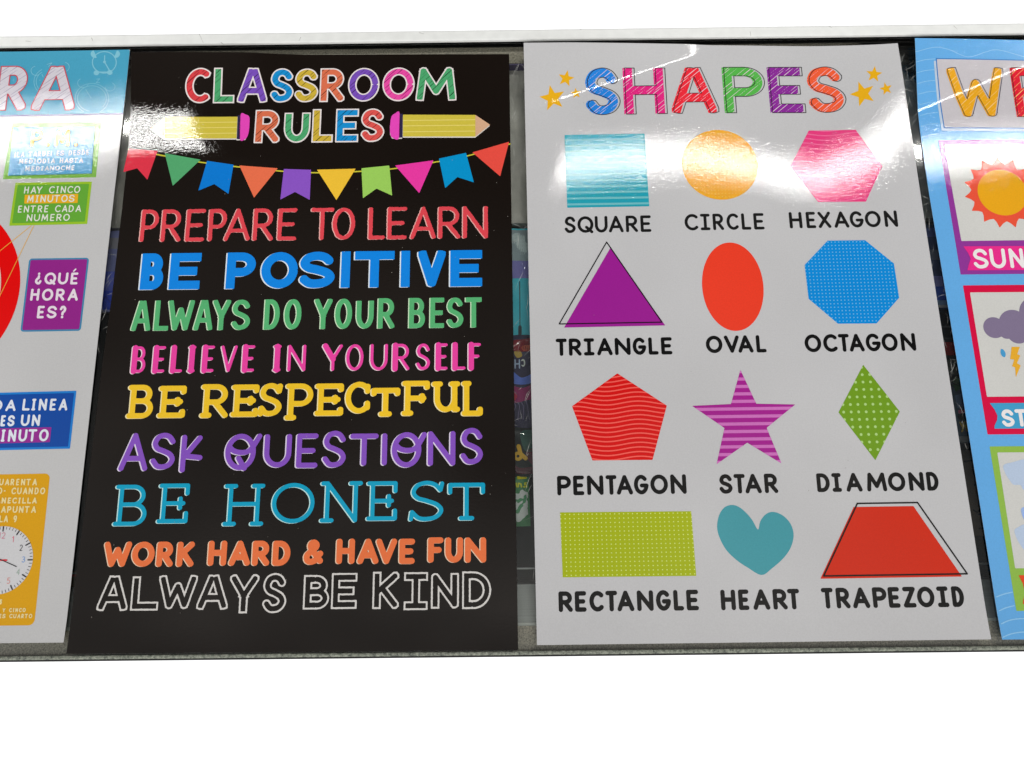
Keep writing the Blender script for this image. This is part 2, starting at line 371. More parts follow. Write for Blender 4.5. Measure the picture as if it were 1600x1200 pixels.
def crop(ox, oy, k): return lambda x, y: (ox+x/k, oy+y/k)
ID = crop(0, 0, 1)
BOT, TOP = set('AL'), set('VYTWPF')
def gbox(P, cr, ch, x0, x1, y0, y1):             # a letter's box in the sheet from its box in the picture
    (a, t), (b, l) = cr(x0, y0), cr(x1, y1); mid = (t+l)/2; left = (a+b)/2 < 700
    r0 = mid if ch in CURVY else (l if left else t)
    r1 = mid if ch in CURVY else (t if left else l)
    if ch == 'A': r0 = r1 = l
    if ch in 'VYTW': r0 = r1 = t
    if ch == 'L': r1 = l
    if ch in 'PF': r1 = t
    return [P.inv(a, r0)[0], P.inv(b, r1)[0], P.inv((a+b)/2, l)[1], P.inv((a+b)/2, t)[1]]
def letters(P, segs, avg=True):
    """segs=[(crop, text, [x0,x1,...], y0, y1)] -> [(ch, box)]"""
    R_ = []
    for cr, txt, xs, y0, y1 in segs:
        txt = txt.replace(' ', '')
        for k, ch in enumerate(txt):
            yy = (y0[k], y1[k]) if isinstance(y0, (list, tuple)) else (y0, y1)
            R_.append([ch, gbox(P, cr, ch, xs[2*k], xs[2*k+1], *yy)])
    if avg:
        b = np.mean([r[1][2] for r in R_]); t = np.mean([r[1][3] for r in R_])
        for r in R_: r[1][2], r[1][3] = b, t
    return R_
def union(fs): return lambda X, Y: np.minimum.reduce([f(X, Y) for f in fs])
def lazy(fs, bxs, pad):                          # union evaluating each letter only round its own box
    def f(X, Y):
        D = np.full(X.shape, 1.0)
        xs, ys = X[0], Y[:, 0]
        for g, b in zip(fs, bxs):
            i0, i1 = np.searchsorted(xs, [b[0]-pad, b[1]+pad]); j0, j1 = np.searchsorted(ys, [b[2]-pad, b[3]+pad])
            if i1 > i0 and j1 > j0: D[j0:j1, i0:i1] = np.minimum(D[j0:j1, i0:i1], g(X[j0:j1, i0:i1], Y[j0:j1, i0:i1]))
        return D
    return f
def shift(f, dx, dy): return lambda X, Y: f(X-dx, Y-dy)
def bounds(L, pad):
    return (min(b[0] for _, b in L)-pad, max(b[1] for _, b in L)+pad, min(b[2] for _, b in L)-pad, max(b[3] for _, b in L)+pad)
def text(P, name, segs, sw, col, style=None, shadow=None, outline=None, avg=True, base=1, step=.00045):
    style = style or {}; L = letters(P, segs, avg); hw = sw*PXM/2
    fs = [glyph_sdf(c, b, hw, style) for c, b in L]; f = lazy(fs, [b for _, b in L], .008)
    lay = []
    if shadow: dx, dy, sc = shadow; lay.append((shift(f, dx*PXM, -dy*PXM), ink(sc)))
    if outline: lay.append((lambda X, Y: np.abs(f(X, Y)+outline*PXM/2)-outline*PXM/2, ink(col)))
    else: lay.append((f, ink(col)))
    return P.prt(name, lay, bounds(L, .004), step, None, base)
def block_letter(P, ch, b, hw, name, fill, line, lw, hatch, hcol, offs=(0, 0), under=None, seed=0, style=None, base=1, parent=None, lab=None):
    f = glyph_sdf(ch, b, hw, style or {'flat': True})
    r = random.Random(seed*31+ord(ch)); ph = r.uniform(0, 9)
    def hat(X, Y):
        a = math.radians(hatch[0]); s = X*-math.sin(a)+Y*math.cos(a); t = X*math.cos(a)+Y*math.sin(a)
        p = hatch[1]; k = np.floor(s/p); ln = np.abs(s/p-k-.5+.22*np.sin(k*7.3+ph))*p
        wd = hatch[2]*(.35+.65*np.sin(k*12.9+ph)**2)*(.45+.55*np.sin(t/.006+k*3.7+ph))
        return np.maximum(f(X, Y), ln-wd)
    lay = []
    if under: lay.append((lambda X, Y: f(X, Y)-under[1], ink(under[0])))
    lay.append((f, ink(fill))); lay.append((hat, ink(hcol)))
    lay.append((lambda X, Y: np.abs(f(X-offs[0], Y-offs[1]))-lw/2, ink(line)))
    m = .003+abs(offs[0])
    return P.prt(name, lay, (b[0]-m, b[1]+m, b[2]-m, b[3]+m), .0003, parent, base, lab)
def poly(P, cr, pts): return [P.inv(*cr(*p)) for p in pts]
def pb(pts, pad=.001):
    a = np.array(pts); return (a[:, 0].min()-pad, a[:, 0].max()+pad, a[:, 1].min()-pad, a[:, 1].max()+pad)
def shape(P, name, pts, col, extra=None, base=1, step=.00045, label=None, pad=.001):
    f = lambda X, Y: d_poly(X, Y, pts)
    lay = [(f, ink(col))]
    if extra: lay += [(g(f), ink(c)) for g, c in extra]
    return P.prt(name, lay, pb(pts, pad), step, None, base, label)
def stripes(per, th, ph=0):
    return lambda f: (lambda X, Y: np.maximum(f(X, Y), np.abs((Y-ph)/per-np.round((Y-ph)/per))*per-th/2))
def waves(per, th, amp, wl, ph, xp):
    def g(f):
        def h(X, Y):
            y = Y-amp*np.sin((X-xp)*6.2832/wl)-ph; return np.maximum(f(X, Y), np.abs(y/per-np.round(y/per))*per-th/2)
        return h
    return g
def dots(px_, py_, r, ox=0, oy=0):
    def g(f):
        def h(X, Y):
            x = (X-ox)/px_; y = (Y-oy)/py_; return np.maximum(f(X, Y), np.hypot((x-np.round(x))*px_, (y-np.round(y))*py_)-r)
        return h
    return g

# ------------------------------------------------------------------ curl of the sheets
def sreq(s, U, V, tube_y):                        # sheet slope at which the tube is mirrored into the viewer's eye
    x, y = s.world(U, V); av = np.arctan2(CAM[1]-y, CAM[2]); al = np.arctan2(tube_y-y, LZ); return -np.tan((av+al)/2)
def interp_line(s, pts, U):                       # v of a pixel polyline as a function of u
    uv = sorted([flat_inv(s, *p) for p in pts]); return np.interp(U, [p[0] for p in uv], [p[1] for p in uv])
def flat_inv(s, px, py):
    p = at(px, py, s.z0); dx, dy = p[0]-s.o[0], p[1]-s.o[1]; return (dx*s.ca+dy*s.sa, -dx*s.sa+dy*s.ca)
def soft(t): t = np.clip(t, 0, 1); return t*t*(3-2*t)
def blur_u(F, n):
    k = np.hanning(2*n+3)[1:-1]; k /= k.sum(); P_ = np.pad(F, (0, len(k)//2), 'edge') if F.ndim == 1 else F
    return np.convolve(P_, k, 'same')[len(k)//2:][:len(F)] if F.ndim == 1 else F
def band(s, U, V, pts, tube_y, kap=.55, half=.045):
    vb1 = interp_line(s, pts, s.gu); k = np.hanning(23); k /= k.sum()
    vb1 = np.convolve(np.pad(vb1, 11, 'edge'), k, 'valid'); vb = vb1[None, :]+0*V
    r0 = sreq(s, U, vb, tube_y); r = sreq(s, U, V, tube_y)
    win = soft((half*1.8-np.abs(V-vb))/(half*.9))
    return (r0+kap*(r-r0))*win+(1-win)*0, vb
def lifted(s, U, V, pts, tube_y, u_end, wd=.0035, over=2.0):
    vl = interp_line(s, pts, U); r = sreq(s, U, vl, tube_y)
    amp = soft((u_end-U)/.03+.5)
    return (sreq(s, U, V, tube_y)+.035)*soft((V-vl)/(2*wd)+.5)*amp
def bottom_lift(V, h=.0012, L=.03):               # lower edge stands off the glass a little
    return -2*h/L*np.clip(1-V/L, 0, 1.6)
def slope_shapes(s, U, V):
    a, vb = band(s, U, V, [(790, 285), (838, 275), (900, 256), (1000, 249), (1090, 245), (1170, 254), (1230, 268), (1290, 276), (1350, 262), (1400, 235), (1425, 205), (1470, 190)], RY, .08)
    return a+lifted(s, U, V, [(780, 188), (833, 170), (1090, 88), (1200, 55)], RY, flat_inv(s, 1095, 85)[0], .003)+bottom_lift(V)
def slope_rules(s, U, V):
    vm = interp_line(s, [(150, 206), (320, 203)], U); r = sreq(s, U, V, LY)
    u0 = flat_inv(s, 200, 205)[0]; t = np.clip((U-u0)/.055, 0, 1.3)
    g = np.clip((38+30*t)*((V-vm)**2-(.0035+.0092*t)**2), -.03, .05)
    win = np.where(V > vm, 1, soft((.055-(vm-V))/.025))*soft((.15-(U-u0))/.07)
    return (r+g)*win+bottom_lift(V)
def slope_clock(s, U, V):
    return band(s, U, V, [(-400, 215), (0, 212), (60, 208), (120, 203), (200, 192)], LY, .36)[0]+bottom_lift(V, .001)
def slope_weather(s, U, V):
    a, vb = band(s, U, V, [(1400, 252), (1445, 248), (1500, 240), (1600, 232), (1900, 225)], RY, .05)
    return a+lifted(s, U, V, [(1400, 187), (1435, 173), (1600, 106), (1700, 66)], RY, flat_inv(s, 1680, 70)[0], .003)+bottom_lift(V)

# ================================================================== the glass-topped display case
case = thing('display_case', 'glass topped showcase with white metal back rail, under the four posters', 'display case', (0, -.2465, -.007))
case_off = np.array([0, -.2465, -.007])
def cbox(name, x0, x1, y0, y1, z0, z1, mat, bevel=0, parent=None):
    return box(name, x0, x1, y0+.2465, y1+.2465, z0+.007, z1+.007, mat, parent or case, bevel)
def speck_mat(name, c0, c1, scale, rough=.7, bump=.0004, glint=0):
    m, t, b = node_mat(name, c0, rough)
    tcn = N(t, 'ShaderNodeTexCoord'); nz = N(t, 'ShaderNodeTexNoise'); nz.inputs['Scale'].default_value = scale; nz.inputs['Detail'].default_value = 4; nz.inputs['Roughness'].default_value = .75
    t.links.new(tcn.outputs['Object'], nz.inputs['Vector'])
    cr = N(t, 'ShaderNodeValToRGB'); cr.color_ramp.elements[0].position = .34; cr.color_ramp.elements[1].position = .68
    cr.color_ramp.elements[0].color = (*c0, 1); cr.color_ramp.elements[1].color = (*c1, 1)
    if glint: e = cr.color_ramp.elements.new(glint); e.color = (.95, .97, .93, 1)
    t.links.new(nz.outputs[0], cr.inputs[0]); t.links.new(cr.outputs[0], b.inputs['Base Color'])
    bp = N(t, 'ShaderNodeBump'); bp.inputs['Distance'].default_value = bump; t.links.new(nz.outputs[0], bp.inputs['Height']); t.links.new(bp.outputs[0], b.inputs['Normal'])
    return m
def brushed(name, col, rough, metal=1.0, sc=(6, 400, 1), amt=.25):
    m, t, b = node_mat(name, col, rough, metal)
    tcn = N(t, 'ShaderNodeTexCoord'); mp = N(t, 'ShaderNodeMapping'); mp.inputs['Scale'].default_value = sc; t.links.new(tcn.outputs['Object'], mp.inputs[0])
    nz = N(t, 'ShaderNodeTexNoise'); nz.inputs['Scale'].default_value = 4; nz.inputs['Detail'].default_value = 4; t.links.new(mp.outputs[0], nz.inputs['Vector'])
    mr = N(t, 'ShaderNodeMapRange'); mr.inputs[1].default_value = .3; mr.inputs[2].default_value = .7; mr.inputs[3].default_value = 1-amt; mr.inputs[4].default_value = 1+amt
    t.links.new(nz.outputs[0], mr.inputs[0]); hs = N(t, 'ShaderNodeHueSaturation'); hs.inputs['Color'].default_value = (*col, 1)
    t.links.new(mr.outputs[0], hs.inputs['Value']); t.links.new(hs.outputs[0], b.inputs['Base Color'])
    return m
M_felt = speck_mat('speckled_felt', (.20, .18, .145), (.80, .74, .62), 800)
M_rail = brushed('white_enamel', (.83, .845, .84), .3, 0, (30, 30, 30), .04)
M_gask = node_mat('black_rubber', (.006, .006, .007), .45)[0]
M_lip = brushed('satin_metal', (.43, .46, .46), .42, .35, (4, 300, 300), .12)
M_shelf = brushed('grey_shelf', (.64, .63, .59), .45, .0, (16, 9, 1), .3)
M_dark = speck_mat('dark_tray', (.012, .012, .013), (.03, .03, .032), 60, .5, .0002)
M_wall = node_mat('case_wall', (.25, .25, .26), .5)[0]
def glass_mat():
    m = bpy.data.materials.new('clear_glass'); m.use_nodes = True; t = m.node_tree; t.nodes.clear()
    o = N(t, 'ShaderNodeOutputMaterial'); mixs = N(t, 'ShaderNodeMixShader'); tr = N(t, 'ShaderNodeBsdfTransparent'); gl = N(t, 'ShaderNodeBsdfGlossy'); fr = N(t, 'ShaderNodeFresnel')
    tr.inputs[0].default_value = (.972, .98, .966, 1); gl.inputs['Roughness'].default_value = .03; fr.inputs[0].default_value = 1.5
    tcn = N(t, 'ShaderNodeTexCoord'); nz = N(t, 'ShaderNodeTexNoise'); nz.inputs['Scale'].default_value = 40; t.links.new(tcn.outputs['Object'], nz.inputs['Vector'])
    mr = N(t, 'ShaderNodeMapRange'); mr.inputs[3].default_value = .01; mr.inputs[4].default_value = .09; t.links.new(nz.outputs[0], mr.inputs[0]); t.links.new(mr.outputs[0], gl.inputs['Roughness'])
    t.links.new(fr.outputs[0], mixs.inputs[0]); t.links.new(tr.outputs[0], mixs.inputs[1]); t.links.new(gl.outputs[0], mixs.inputs[2]); t.links.new(mixs.outputs[0], o.inputs[0])
    return m
M_glass = glass_mat()
M_edge = speck_mat('glass_edge', (.05, .06, .05), (.42, .45, .37), 420, .2, .0012, .735)  # sparkle along the rim is painted in as near-white specks of colour
XW = 1.05
YF, YB = -.2465, .2516                             # near edge of the glass, far edge under the gasket
glass = cbox('glass_top', -XW, XW, YF+.0035, YB+.006, -.006, 0, M_glass)
cbox('glass_edge', -XW, XW, YF+.0004, YF+.0035, -.0058, -.0002, M_edge, .0012, glass)
cbox('edge_trim', -XW, XW, YF-.0010, YF+.0004, -.0075, -.0022, M_gask, .0005)
ys = lambda py, px=800, z=0: at(px, py, z)[1]
yl0, yl1, yl2 = ys(978, 820, -.007), ys(974, 820, -.007), ys(913, 820, -.012)
cbox('front_felt_strip', -XW, XW, YF+.0006, yl0, -.03, -.0068, M_felt).name = 'felt_strip'
cbox('lip_bead', -XW, XW, yl0, yl1+.0006, -.03, -.0072, node_mat('bead', (.7, .74, .72), .3)[0], .0004)
poly_mesh('metal_lip', np.array([(-XW, yl1+.0006, -.0085), (XW, yl1+.0006, -.0085), (XW, yl2, -.0125), (-XW, yl2, -.0125), (-XW, yl1+.0006, -.03), (XW, yl1+.0006, -.03), (XW, yl2, -.03), (-XW, yl2, -.03)])-case_off,
          [(0, 1, 2, 3), (7, 6, 5, 4), (0, 4, 5, 1), (1, 5, 6, 2), (2, 6, 7, 3), (3, 7, 4, 0)], M_lip, case)
yb0 = ys(99, 808, -.007)
cbox('felt_strip', -XW, XW, yb0, YB+.006, -.03, -.0068, M_felt)
cbox('felt_binding', -XW, XW, yb0-.0011, yb0, -.03, -.0074, node_mat('binding', (.16, .13, .30), .5)[0])
yr = ys(352, 812, -.02)
cbox('grey_shelf', -XW, XW, yr, yb0-.0011, -.022, -.0155, M_shelf)
cbox('tray', -XW, XW, yl2, yr, -.062, -.055, M_dark)
cbox('rod', -XW, XW, ys(889.5, 820, -.012), ys(887, 820, -.012), -.0135, -.012, M_lip)
# carcass: closed walls under the top
cbox('front_panel', -XW, XW, YF, YF+.012, -.40, -.031, M_wall); cbox('back_panel', -XW, XW, YB+.012, YB+.024, -.40, -.031, M_wall)
cbox('side_panel', -XW, -XW+.012, YF+.013, YB+.011, -.40, -.031, M_wall); cbox('side_panel', XW-.012, XW, YF+.013, YB+.011, -.40, -.031, M_wall)
cbox('bottom_panel', -XW+.013, XW-.013, YF+.013, YB+.011, -.40, -.385, M_wall)
# back rail
g0 = YB-.0002; r0 = at(800, 62.5, .003)[1]; r1 = at(800, 45.5, .003)[1]
cbox('rubber_gasket', -XW, XW, g0, r0, -.0068, .0012, M_gask, .0008)
cbox('back_rail', -XW, XW, r0, r1, -.0068, .003, M_rail, .0015)
# scratches on the glass
def scratches():
    V, F = [], []
    for (px0, px1, py0, py1, n) in ((797, 838, 100, 700, 75), (1408, 1560, 90, 720, 80), (105, 200, 90, 560, 45), (797, 840, 700, 900, 8)):
        for k in range(n):
            t = random.random()**1.3; cy = py0+t*(py1-py0)
            if px1 == 838 or px1 == 840: cx = random.uniform(px0, px1)
            elif px0 == 1408: cx = 1403+(cy-67)*.1535+random.uniform(0, 32)
            else: cx = 203-(cy-78)*.11+random.uniform(0, 25)
            p = at(cx, cy, .00003)[:2]; a = random.choice((random.gauss(1.2, .35), random.uniform(0, 3.14))); L = random.uniform(.003, .016); wd = random.uniform(.00008, .00026); bend = random.gauss(0, .25)
            pts = []
            for q in range(7):
                tt = q/6-.5; aa = a+bend*tt; pts.append((p[0]+math.cos(aa)*L*tt, p[1]+math.sin(aa)*L*tt))
            b0 = len(V)
            for q, (x, y) in enumerate(pts):
                wq = wd*(1-abs(q-3)/3.4); nx_, ny_ = -math.sin(a)*wq/2, math.cos(a)*wq/2
                V += [(x+nx_, y+ny_+.2465, .00703), (x-nx_, y-ny_+.2465, .00703)]
            for q in range(6): F.append((b0+2*q, b0+2*q+1, b0+2*q+3, b0+2*q+2))
    m = bpy.data.materials.new('scratch'); m.use_nodes = True; t = m.node_tree; b = t.nodes['Principled BSDF']
    b.inputs['Base Color'].default_value = (.75, .75, .72, 1); b.inputs['Roughness'].default_value = .35; b.inputs['Alpha'].default_value = .7
    o = poly_mesh('scratches', V, F, m, glass); o['kind'] = 'stuff'
scratches()
def scuffs():
    V, F = [], []
    for (px, py, dx, dy, wd) in ((311, 52.5, 7, 15, .00022), (345, 66, 6, 5, .0003), (143, 59, 2, 5, .00035), (470, 58, -3, 6, .0003), (905, 43, 3, 3, .0004), (1172, 49, 1, 7, .00025), (1295, 41, 5, 2, .0003), (40, 64, 9, 1, .00025), (655, 51, 8, 2, .0002), (1490, 40, 6, 6, .0002)):
        p, q = at(px, py, .0031), at(px+dx, py+dy, .0031); n = np.array([-(q-p)[1], (q-p)[0], 0]); n = n/np.linalg.norm(n)*wd/2; b0 = len(V)
        V += [p+n-case_off, p-n-case_off, q-n*.4-case_off, q+n*.4-case_off]; F.append((b0, b0+1, b0+2, b0+3))
    o = poly_mesh('scuffs', V, F, node_mat('scuff', (.22, .21, .19), .6)[0], bpy.data.objects['back_rail']); o['kind'] = 'stuff'
scuffs()

# ================================================================== goods under the glass
def dome(W0, W1, H0, H1, h):
    def f(U, V):
        a = np.clip((U-W0)/(W1-W0), 0, 1); b = np.clip((V-H0)/(H1-H0), 0, 1)
        return h*(1-np.abs(2*a-1)**4)*(1-np.abs(2*b-1)**6)+.0004*np.sin(U*300)*np.sin(V*240+2)
    return f
def packet(args, corners, col, z=-.016, h=.003):
    P = Sheet(corners, z, args)
    U, V = np.meshgrid(P.gu, P.gv); q = P.quad
    P.Z = dome(min(p[0] for p in q), max(p[0] for p in q), min(p[1] for p in q), max(p[1] for p in q), h)(U, V)
    P.ZU = np.gradient(P.Z, P.gu, axis=1); P.ZV = np.gradient(P.Z, P.gv, axis=0)
    P.body(ink(col, 'foil', False), 'pouch', .002, .004); return P
def rows(P, x0, x1, spec, name='printed_band'):
    for (ya, yb, c) in spec: shape(P, name, poly(P, ID, [(x0, ya), (x1, ya), (x1, yb), (x0, yb)]), c, step=.0008)
B1 = 1.5                                           # goods lie in the posters' shade: their own colours are stronger than they look
def up(c): return tuple(int(min(255, v*B1)) for v in c)
P = packet(('card_packet', 'blue packet showing in the gap left of the black poster', 'packet'), [(125, 362), (215, 360), (215, 487), (125, 487)], (140, 148, 205))
rows(P, 128, 212, [(455, 484, (70, 96, 250)), (425, 455, (110, 125, 235)), (372, 390, (165, 165, 180))])
P.prt('mark', [(lambda X, Y, P=P: d_line(X, Y, [P.inv(160, 470), P.inv(166, 463), P.inv(172, 472)], .0006), ink(up((40, 50, 120)), gloss=False))], pb([P.inv(155, 478), P.inv(178, 458)]))
P = packet(('brown_carton', 'small brown carton at the bottom of the left gap, beside the metal lip', 'box'), [(85, 893), (170, 893), (170, 917), (85, 917)], up((85, 65, 45)), -.02, .001)
rows(P, 86, 168, [(895, 901, up((130, 60, 55)))])
P = packet(('sky_blue_packet', 'cyan packet with grey cloudy top and thin antenna drawing, in the middle gap', 'packet'), [(770, 358), (860, 356), (860, 523), (770, 525)], up((50, 140, 175)))
rows(P, 772, 858, [(360, 409, up((110, 122, 128))), (409, 436, up((98, 96, 145)))])
P.prt('cloud', [(lambda X, Y, P=P: np.minimum(d_ell(X, Y, *P.inv(808, 373), .006, .005), d_ell(X, Y, *P.inv(818, 386), .005, .006))+wob(X, Y, .008)*.002, ink(up((140, 152, 155)), gloss=False))], pb([P.inv(795, 400), P.inv(830, 360)]))
P.prt('antenna', [(lambda X, Y, P=P: np.minimum(d_line(X, Y, [P.inv(812, 440), P.inv(812.5, 512)], .0004), d_line(X, Y, [P.inv(812.5, 511), P.inv(812.5, 524)], .0014)), ink((40, 60, 70), gloss=False))], pb([P.inv(805, 527), P.inv(820, 438)]))
P = packet(('foil_pouch', 'dark blue and purple foil pouch with mirrored CH lettering, below the cyan packet', 'pouch'), [(770, 524), (870, 522), (870, 668), (770, 670)], up((38, 36, 58)))
for pts, c in (([(800, 533), (818, 530), (842, 527), (842, 546), (800, 548)], (95, 28, 36)), ([(815, 541), (832, 539), (834, 545), (818, 548)], (235, 80, 60)), ([(803, 550), (812, 548), (816, 556), (808, 559)], (135, 115, 60)),
               ([(798, 578), (815, 590), (836, 582), (842, 590), (825, 600), (800, 598)], (70, 90, 165)), ([(798, 604), (818, 606), (842, 596), (842, 618), (820, 626), (800, 628)], (110, 40, 80)), ([(798, 612), (808, 618), (804, 626), (798, 625)], (150, 55, 50))):
    shape(P, 'printed_patch', smooth_pts(poly(P, ID, pts), 5, True), up(c), step=.0005, base=1)
def mirrored(P, cr, ch, x0, x1, y0, y1, sw, col, base=3):
    b = gbox(P, cr, 'O', x0, x1, y0, y1); f = glyph_sdf(ch, b, sw*PXM/2, {}); mid = b[0]+b[1]
    return P.prt('letter', [(lambda X, Y: f(mid-X, Y), ink(col, gloss=False))], (b[0]-.002, b[1]+.002, b[2]-.002, b[3]+.002), .0003, None, base)
CQ = crop(780, 500, 5.45)
mirrored(P, CQ, 'C', 188, 222, 333, 398, 2.2, up((150, 165, 215))); mirrored(P, CQ, 'H', 130, 178, 335, 415, 2.2, up((120, 135, 195)))
P.prt('streaks', [(lambda X, Y, P=P: union([lambda X, Y, k=k: d_line(X, Y, [P.inv(800+7*k, 622+3*(k % 3)), P.inv(806+6*k, 634), P.inv(800+9*k, 655)], .0003) for k in range(5)])(X, Y), ink(up((80, 75, 100)), gloss=False))], pb([P.inv(795, 662), P.inv(845, 612)]))
P = packet(('foil_pouch', 'black and green foil pouch with a yellow letter, just above the green snack packet', 'pouch'), [(770, 668), (874, 666), (874, 744), (770, 746)], up((30, 34, 36)))
for pts, c in (([(814, 675), (830, 672), (842, 684), (838, 702), (822, 705), (815, 692)], (50, 72, 68)), ([(822, 706), (842, 700), (844, 735), (828, 722)], (70, 30, 45)), ([(800, 722), (812, 731), (836, 729), (844, 738), (815, 741), (800, 736)], (62, 30, 40))):
    shape(P, 'printed_patch', smooth_pts(poly(P, ID, pts), 5, True), up(c), step=.0005)
P.prt('yellow_letter', [(lambda X, Y, P=P: np.minimum(d_line(X, Y, [P.inv(*CQ(165, 1075)), P.inv(*CQ(182, 1140)), P.inv(*CQ(225, 1178))], .0016), d_line(X, Y, [P.inv(*CQ(p[0], p[1])) for p in arc(160, 1160, 26, 26, 0, 300, 14)], .0012)), ink(up((160, 125, 45)), gloss=False))], pb([P.inv(800, 722), P.inv(828, 692)]), .0003, None, 3)
P = packet(('snack_packet', 'green packet with yellow writing and a white splash, lowest in the middle gap', 'packet'), [(772, 746), (826, 745), (829, 822), (774, 824)], up((52, 98, 66)))
for pts, c in (([(808, 744), (823, 743), (823, 748), (808, 749)], (160, 150, 30)),):
    shape(P, 'printed_patch', poly(P, ID, pts), up(c), step=.0005)
CU = crop(780, 720, 3.636)
P.prt('yellow_writing', [(lambda X, Y, P=P: union([lambda X, Y, s=s: d_line(X, Y, [P.inv(*CU(*p)) for p in s], .00055) for s in ([(98, 128), (100, 148)], [(108, 148), (110, 128), (124, 132), (126, 148)], [(160, 126), (146, 126), (146, 136), (158, 138), (156, 148), (140, 148)])])(X, Y), ink(up((170, 160, 40)), gloss=False))], pb([P.inv(803, 764), P.inv(828, 751)]), .0003)
P.prt('white_splash', [(lambda X, Y, P=P: d_poly(X, Y, smooth_pts(poly(P, CU, [(88, 205), (112, 185), (128, 168), (150, 172), (165, 190), (162, 240), (168, 300), (150, 320), (120, 335), (90, 340)]), 5, True))+wob(X, Y, .006)*.001, ink(up((150, 168, 160)), gloss=False))], pb([P.inv(798, 820), P.inv(830, 762)]), .0005)
P.prt('green_leaf', [(lambda X, Y, P=P: d_line(X, Y, [P.inv(*CU(*p)) for p in ((95, 230), (125, 222), (148, 205), (130, 250), (100, 290))], .0012)+wob(X, Y, .004)*.001, ink(up((60, 110, 80)), gloss=False))], pb([P.inv(798, 810), P.inv(828, 768)]), .0005, None, 3)
# right gap
P = packet(('card_box', 'blue box with pale lilac stripe in the gap left of the weather poster', 'box'), [(1420, 352), (1505, 350), (1520, 481), (1440, 482)], up((62, 70, 98)))
rows(P, 1425, 1512, [(357, 372, up((85, 95, 140))), (392, 408, up((95, 100, 112))), (433, 449, up((112, 112, 205))), (449, 470, up((55, 80, 170))), (470, 477, up((110, 130, 190))), (477, 481, up((165, 165, 170)))])
P = packet(('comic_box', 'dark box with a red panel, under the gap right of the octagon caption', 'box'), [(1440, 484), (1530, 483), (1540, 600), (1455, 602)], up((33, 31, 32)))
rows(P, 1445, 1535, [(536, 556, up((120, 28, 30))), (510, 513, up((70, 70, 72))), (529, 532, up((60, 60, 62)))])
for pts, c in (([(1478, 566), (1488, 560), (1498, 572), (1496, 586), (1482, 580)], (62, 64, 60)), ([(1488, 596), (1494, 588), (1502, 596), (1498, 601)], (70, 90, 70))):
    shape(P, 'printed_patch', smooth_pts(poly(P, ID, pts), 4, True), up(c), step=.0005)
P = packet(('comic_pack', 'teal and grey comic print pack with pink and yellow marks in the right gap', 'pack'), [(1455, 603), (1555, 602), (1570, 690), (1470, 692)], up((55, 66, 78)))
for pts, c in (([(1488, 598), (1499, 595), (1502, 606), (1493, 612)], (45, 85, 52)), ([(1492, 618), (1506, 614), (1510, 634), (1496, 638)], (80, 95, 118)), ([(1497, 641), (1511, 640), (1512, 645), (1498, 646)], (150, 75, 90)), ([(1496, 647), (1514, 646), (1516, 655), (1498, 656)], (20, 22, 28)), ([(1498, 682), (1520, 681), (1522, 690), (1500, 691)], (105, 108, 112))):
    shape(P, 'printed_patch', poly(P, ID, pts), up(c), step=.0005)
P.prt('yellow_mark', [(lambda X, Y, P=P: union([lambda X, Y, s=s: d_line(X, Y, [P.inv(*p) for p in s], .0007) for s in ([(1500, 660), (1503, 666), (1507, 659), (1503, 674)], [(1514, 660), (1508, 666), (1511, 673), (1516, 668), (1509, 667)])])(X, Y), ink(up((150, 130, 60)), gloss=False))], pb([P.inv(1497, 678), P.inv(1518, 656)]), .0003, None, 3)
P = packet(('cardboard_carton', 'dull brown carton with black scrawls, right gap beside the trapezoid', 'box'), [(1475, 704), (1580, 702), (1595, 836), (1500, 838)], up((64, 56, 48)))
P.prt('black_scrawl', [(lambda X, Y, P=P: union([lambda X, Y, s=s: d_line(X, Y, smooth_pts([P.inv(*p) for p in s], 4), .0007) for s in ([(1507, 721), (1516, 720), (1523, 719)], [(1520, 734), (1523, 742), (1527, 736), (1530, 744)], [(1523, 758), (1529, 752), (1526, 762)], [(1521, 797), (1527, 800), (1534, 795), (1538, 802), (1530, 804)], [(1530, 826), (1545, 824)])])(X, Y), ink((14, 13, 12), gloss=False))], pb([P.inv(1504, 830), P.inv(1550, 715)]), .0005)

# ================================================================== black poster of classroom rules
PAPER_W = (186, 186, 189); BLACK = (31, 27, 25); OFFW = (222, 214, 214)
cA, cB, cC, cD = crop(180, 60, 5), crop(480, 60, 4.444), crop(180, 300, 5), crop(480, 300, 4.444)
cE, cF, cG, cH = crop(170, 520, 4.8), crop(480, 520, 4.444), crop(90, 730, 3.87), crop(460, 730, 3.87)
P = Sheet([(204, 81.5), (795.5, 84.5), (809.6, 1015.5), (103.4, 1021.5)], .0006, ('rules_poster', 'black poster headed CLASSROOM RULES with lines of bright lettering on the glass', 'poster'), slope_rules, bow=[(0, 0), (.1, 0), (.2, 2.5), (.47, 5.5), (.56, 9), (.78, 10), (.86, 8.5), (.94, 3), (1, 0)])
P.body(ink(BLACK), 'sheet', edge_mat=node_mat('paper_core', (.5, .5, .5), .8)[0])
RED, GRN, PUR, BLU, YEL, ORG, PNK = (208, 66, 72), (76, 160, 108), (116, 78, 178), (32, 136, 200), (196, 168, 62), (208, 108, 78), (222, 76, 160)
tl = letters(P, [(cA, 'CLASS', [552, 750, 768, 924, 956, 1182, 1214, 1391, 1404, 1584], 236, 500), (cB, 'ROOM', [88, 262, 288, 498, 527, 742, 757, 1033], 210, 433)])
for k, ((ch, b), c) in enumerate(zip(tl, (RED, GRN, PUR, BLU, YEL, ORG, PUR, PNK, GRN))):
    block_letter(P, ch, b, 12.5*PXM/2, 'title_letter', c, OFFW, .0011, (45, .0021, .00028), (30, 28, 28), under=(OFFW, .0006), seed=k)
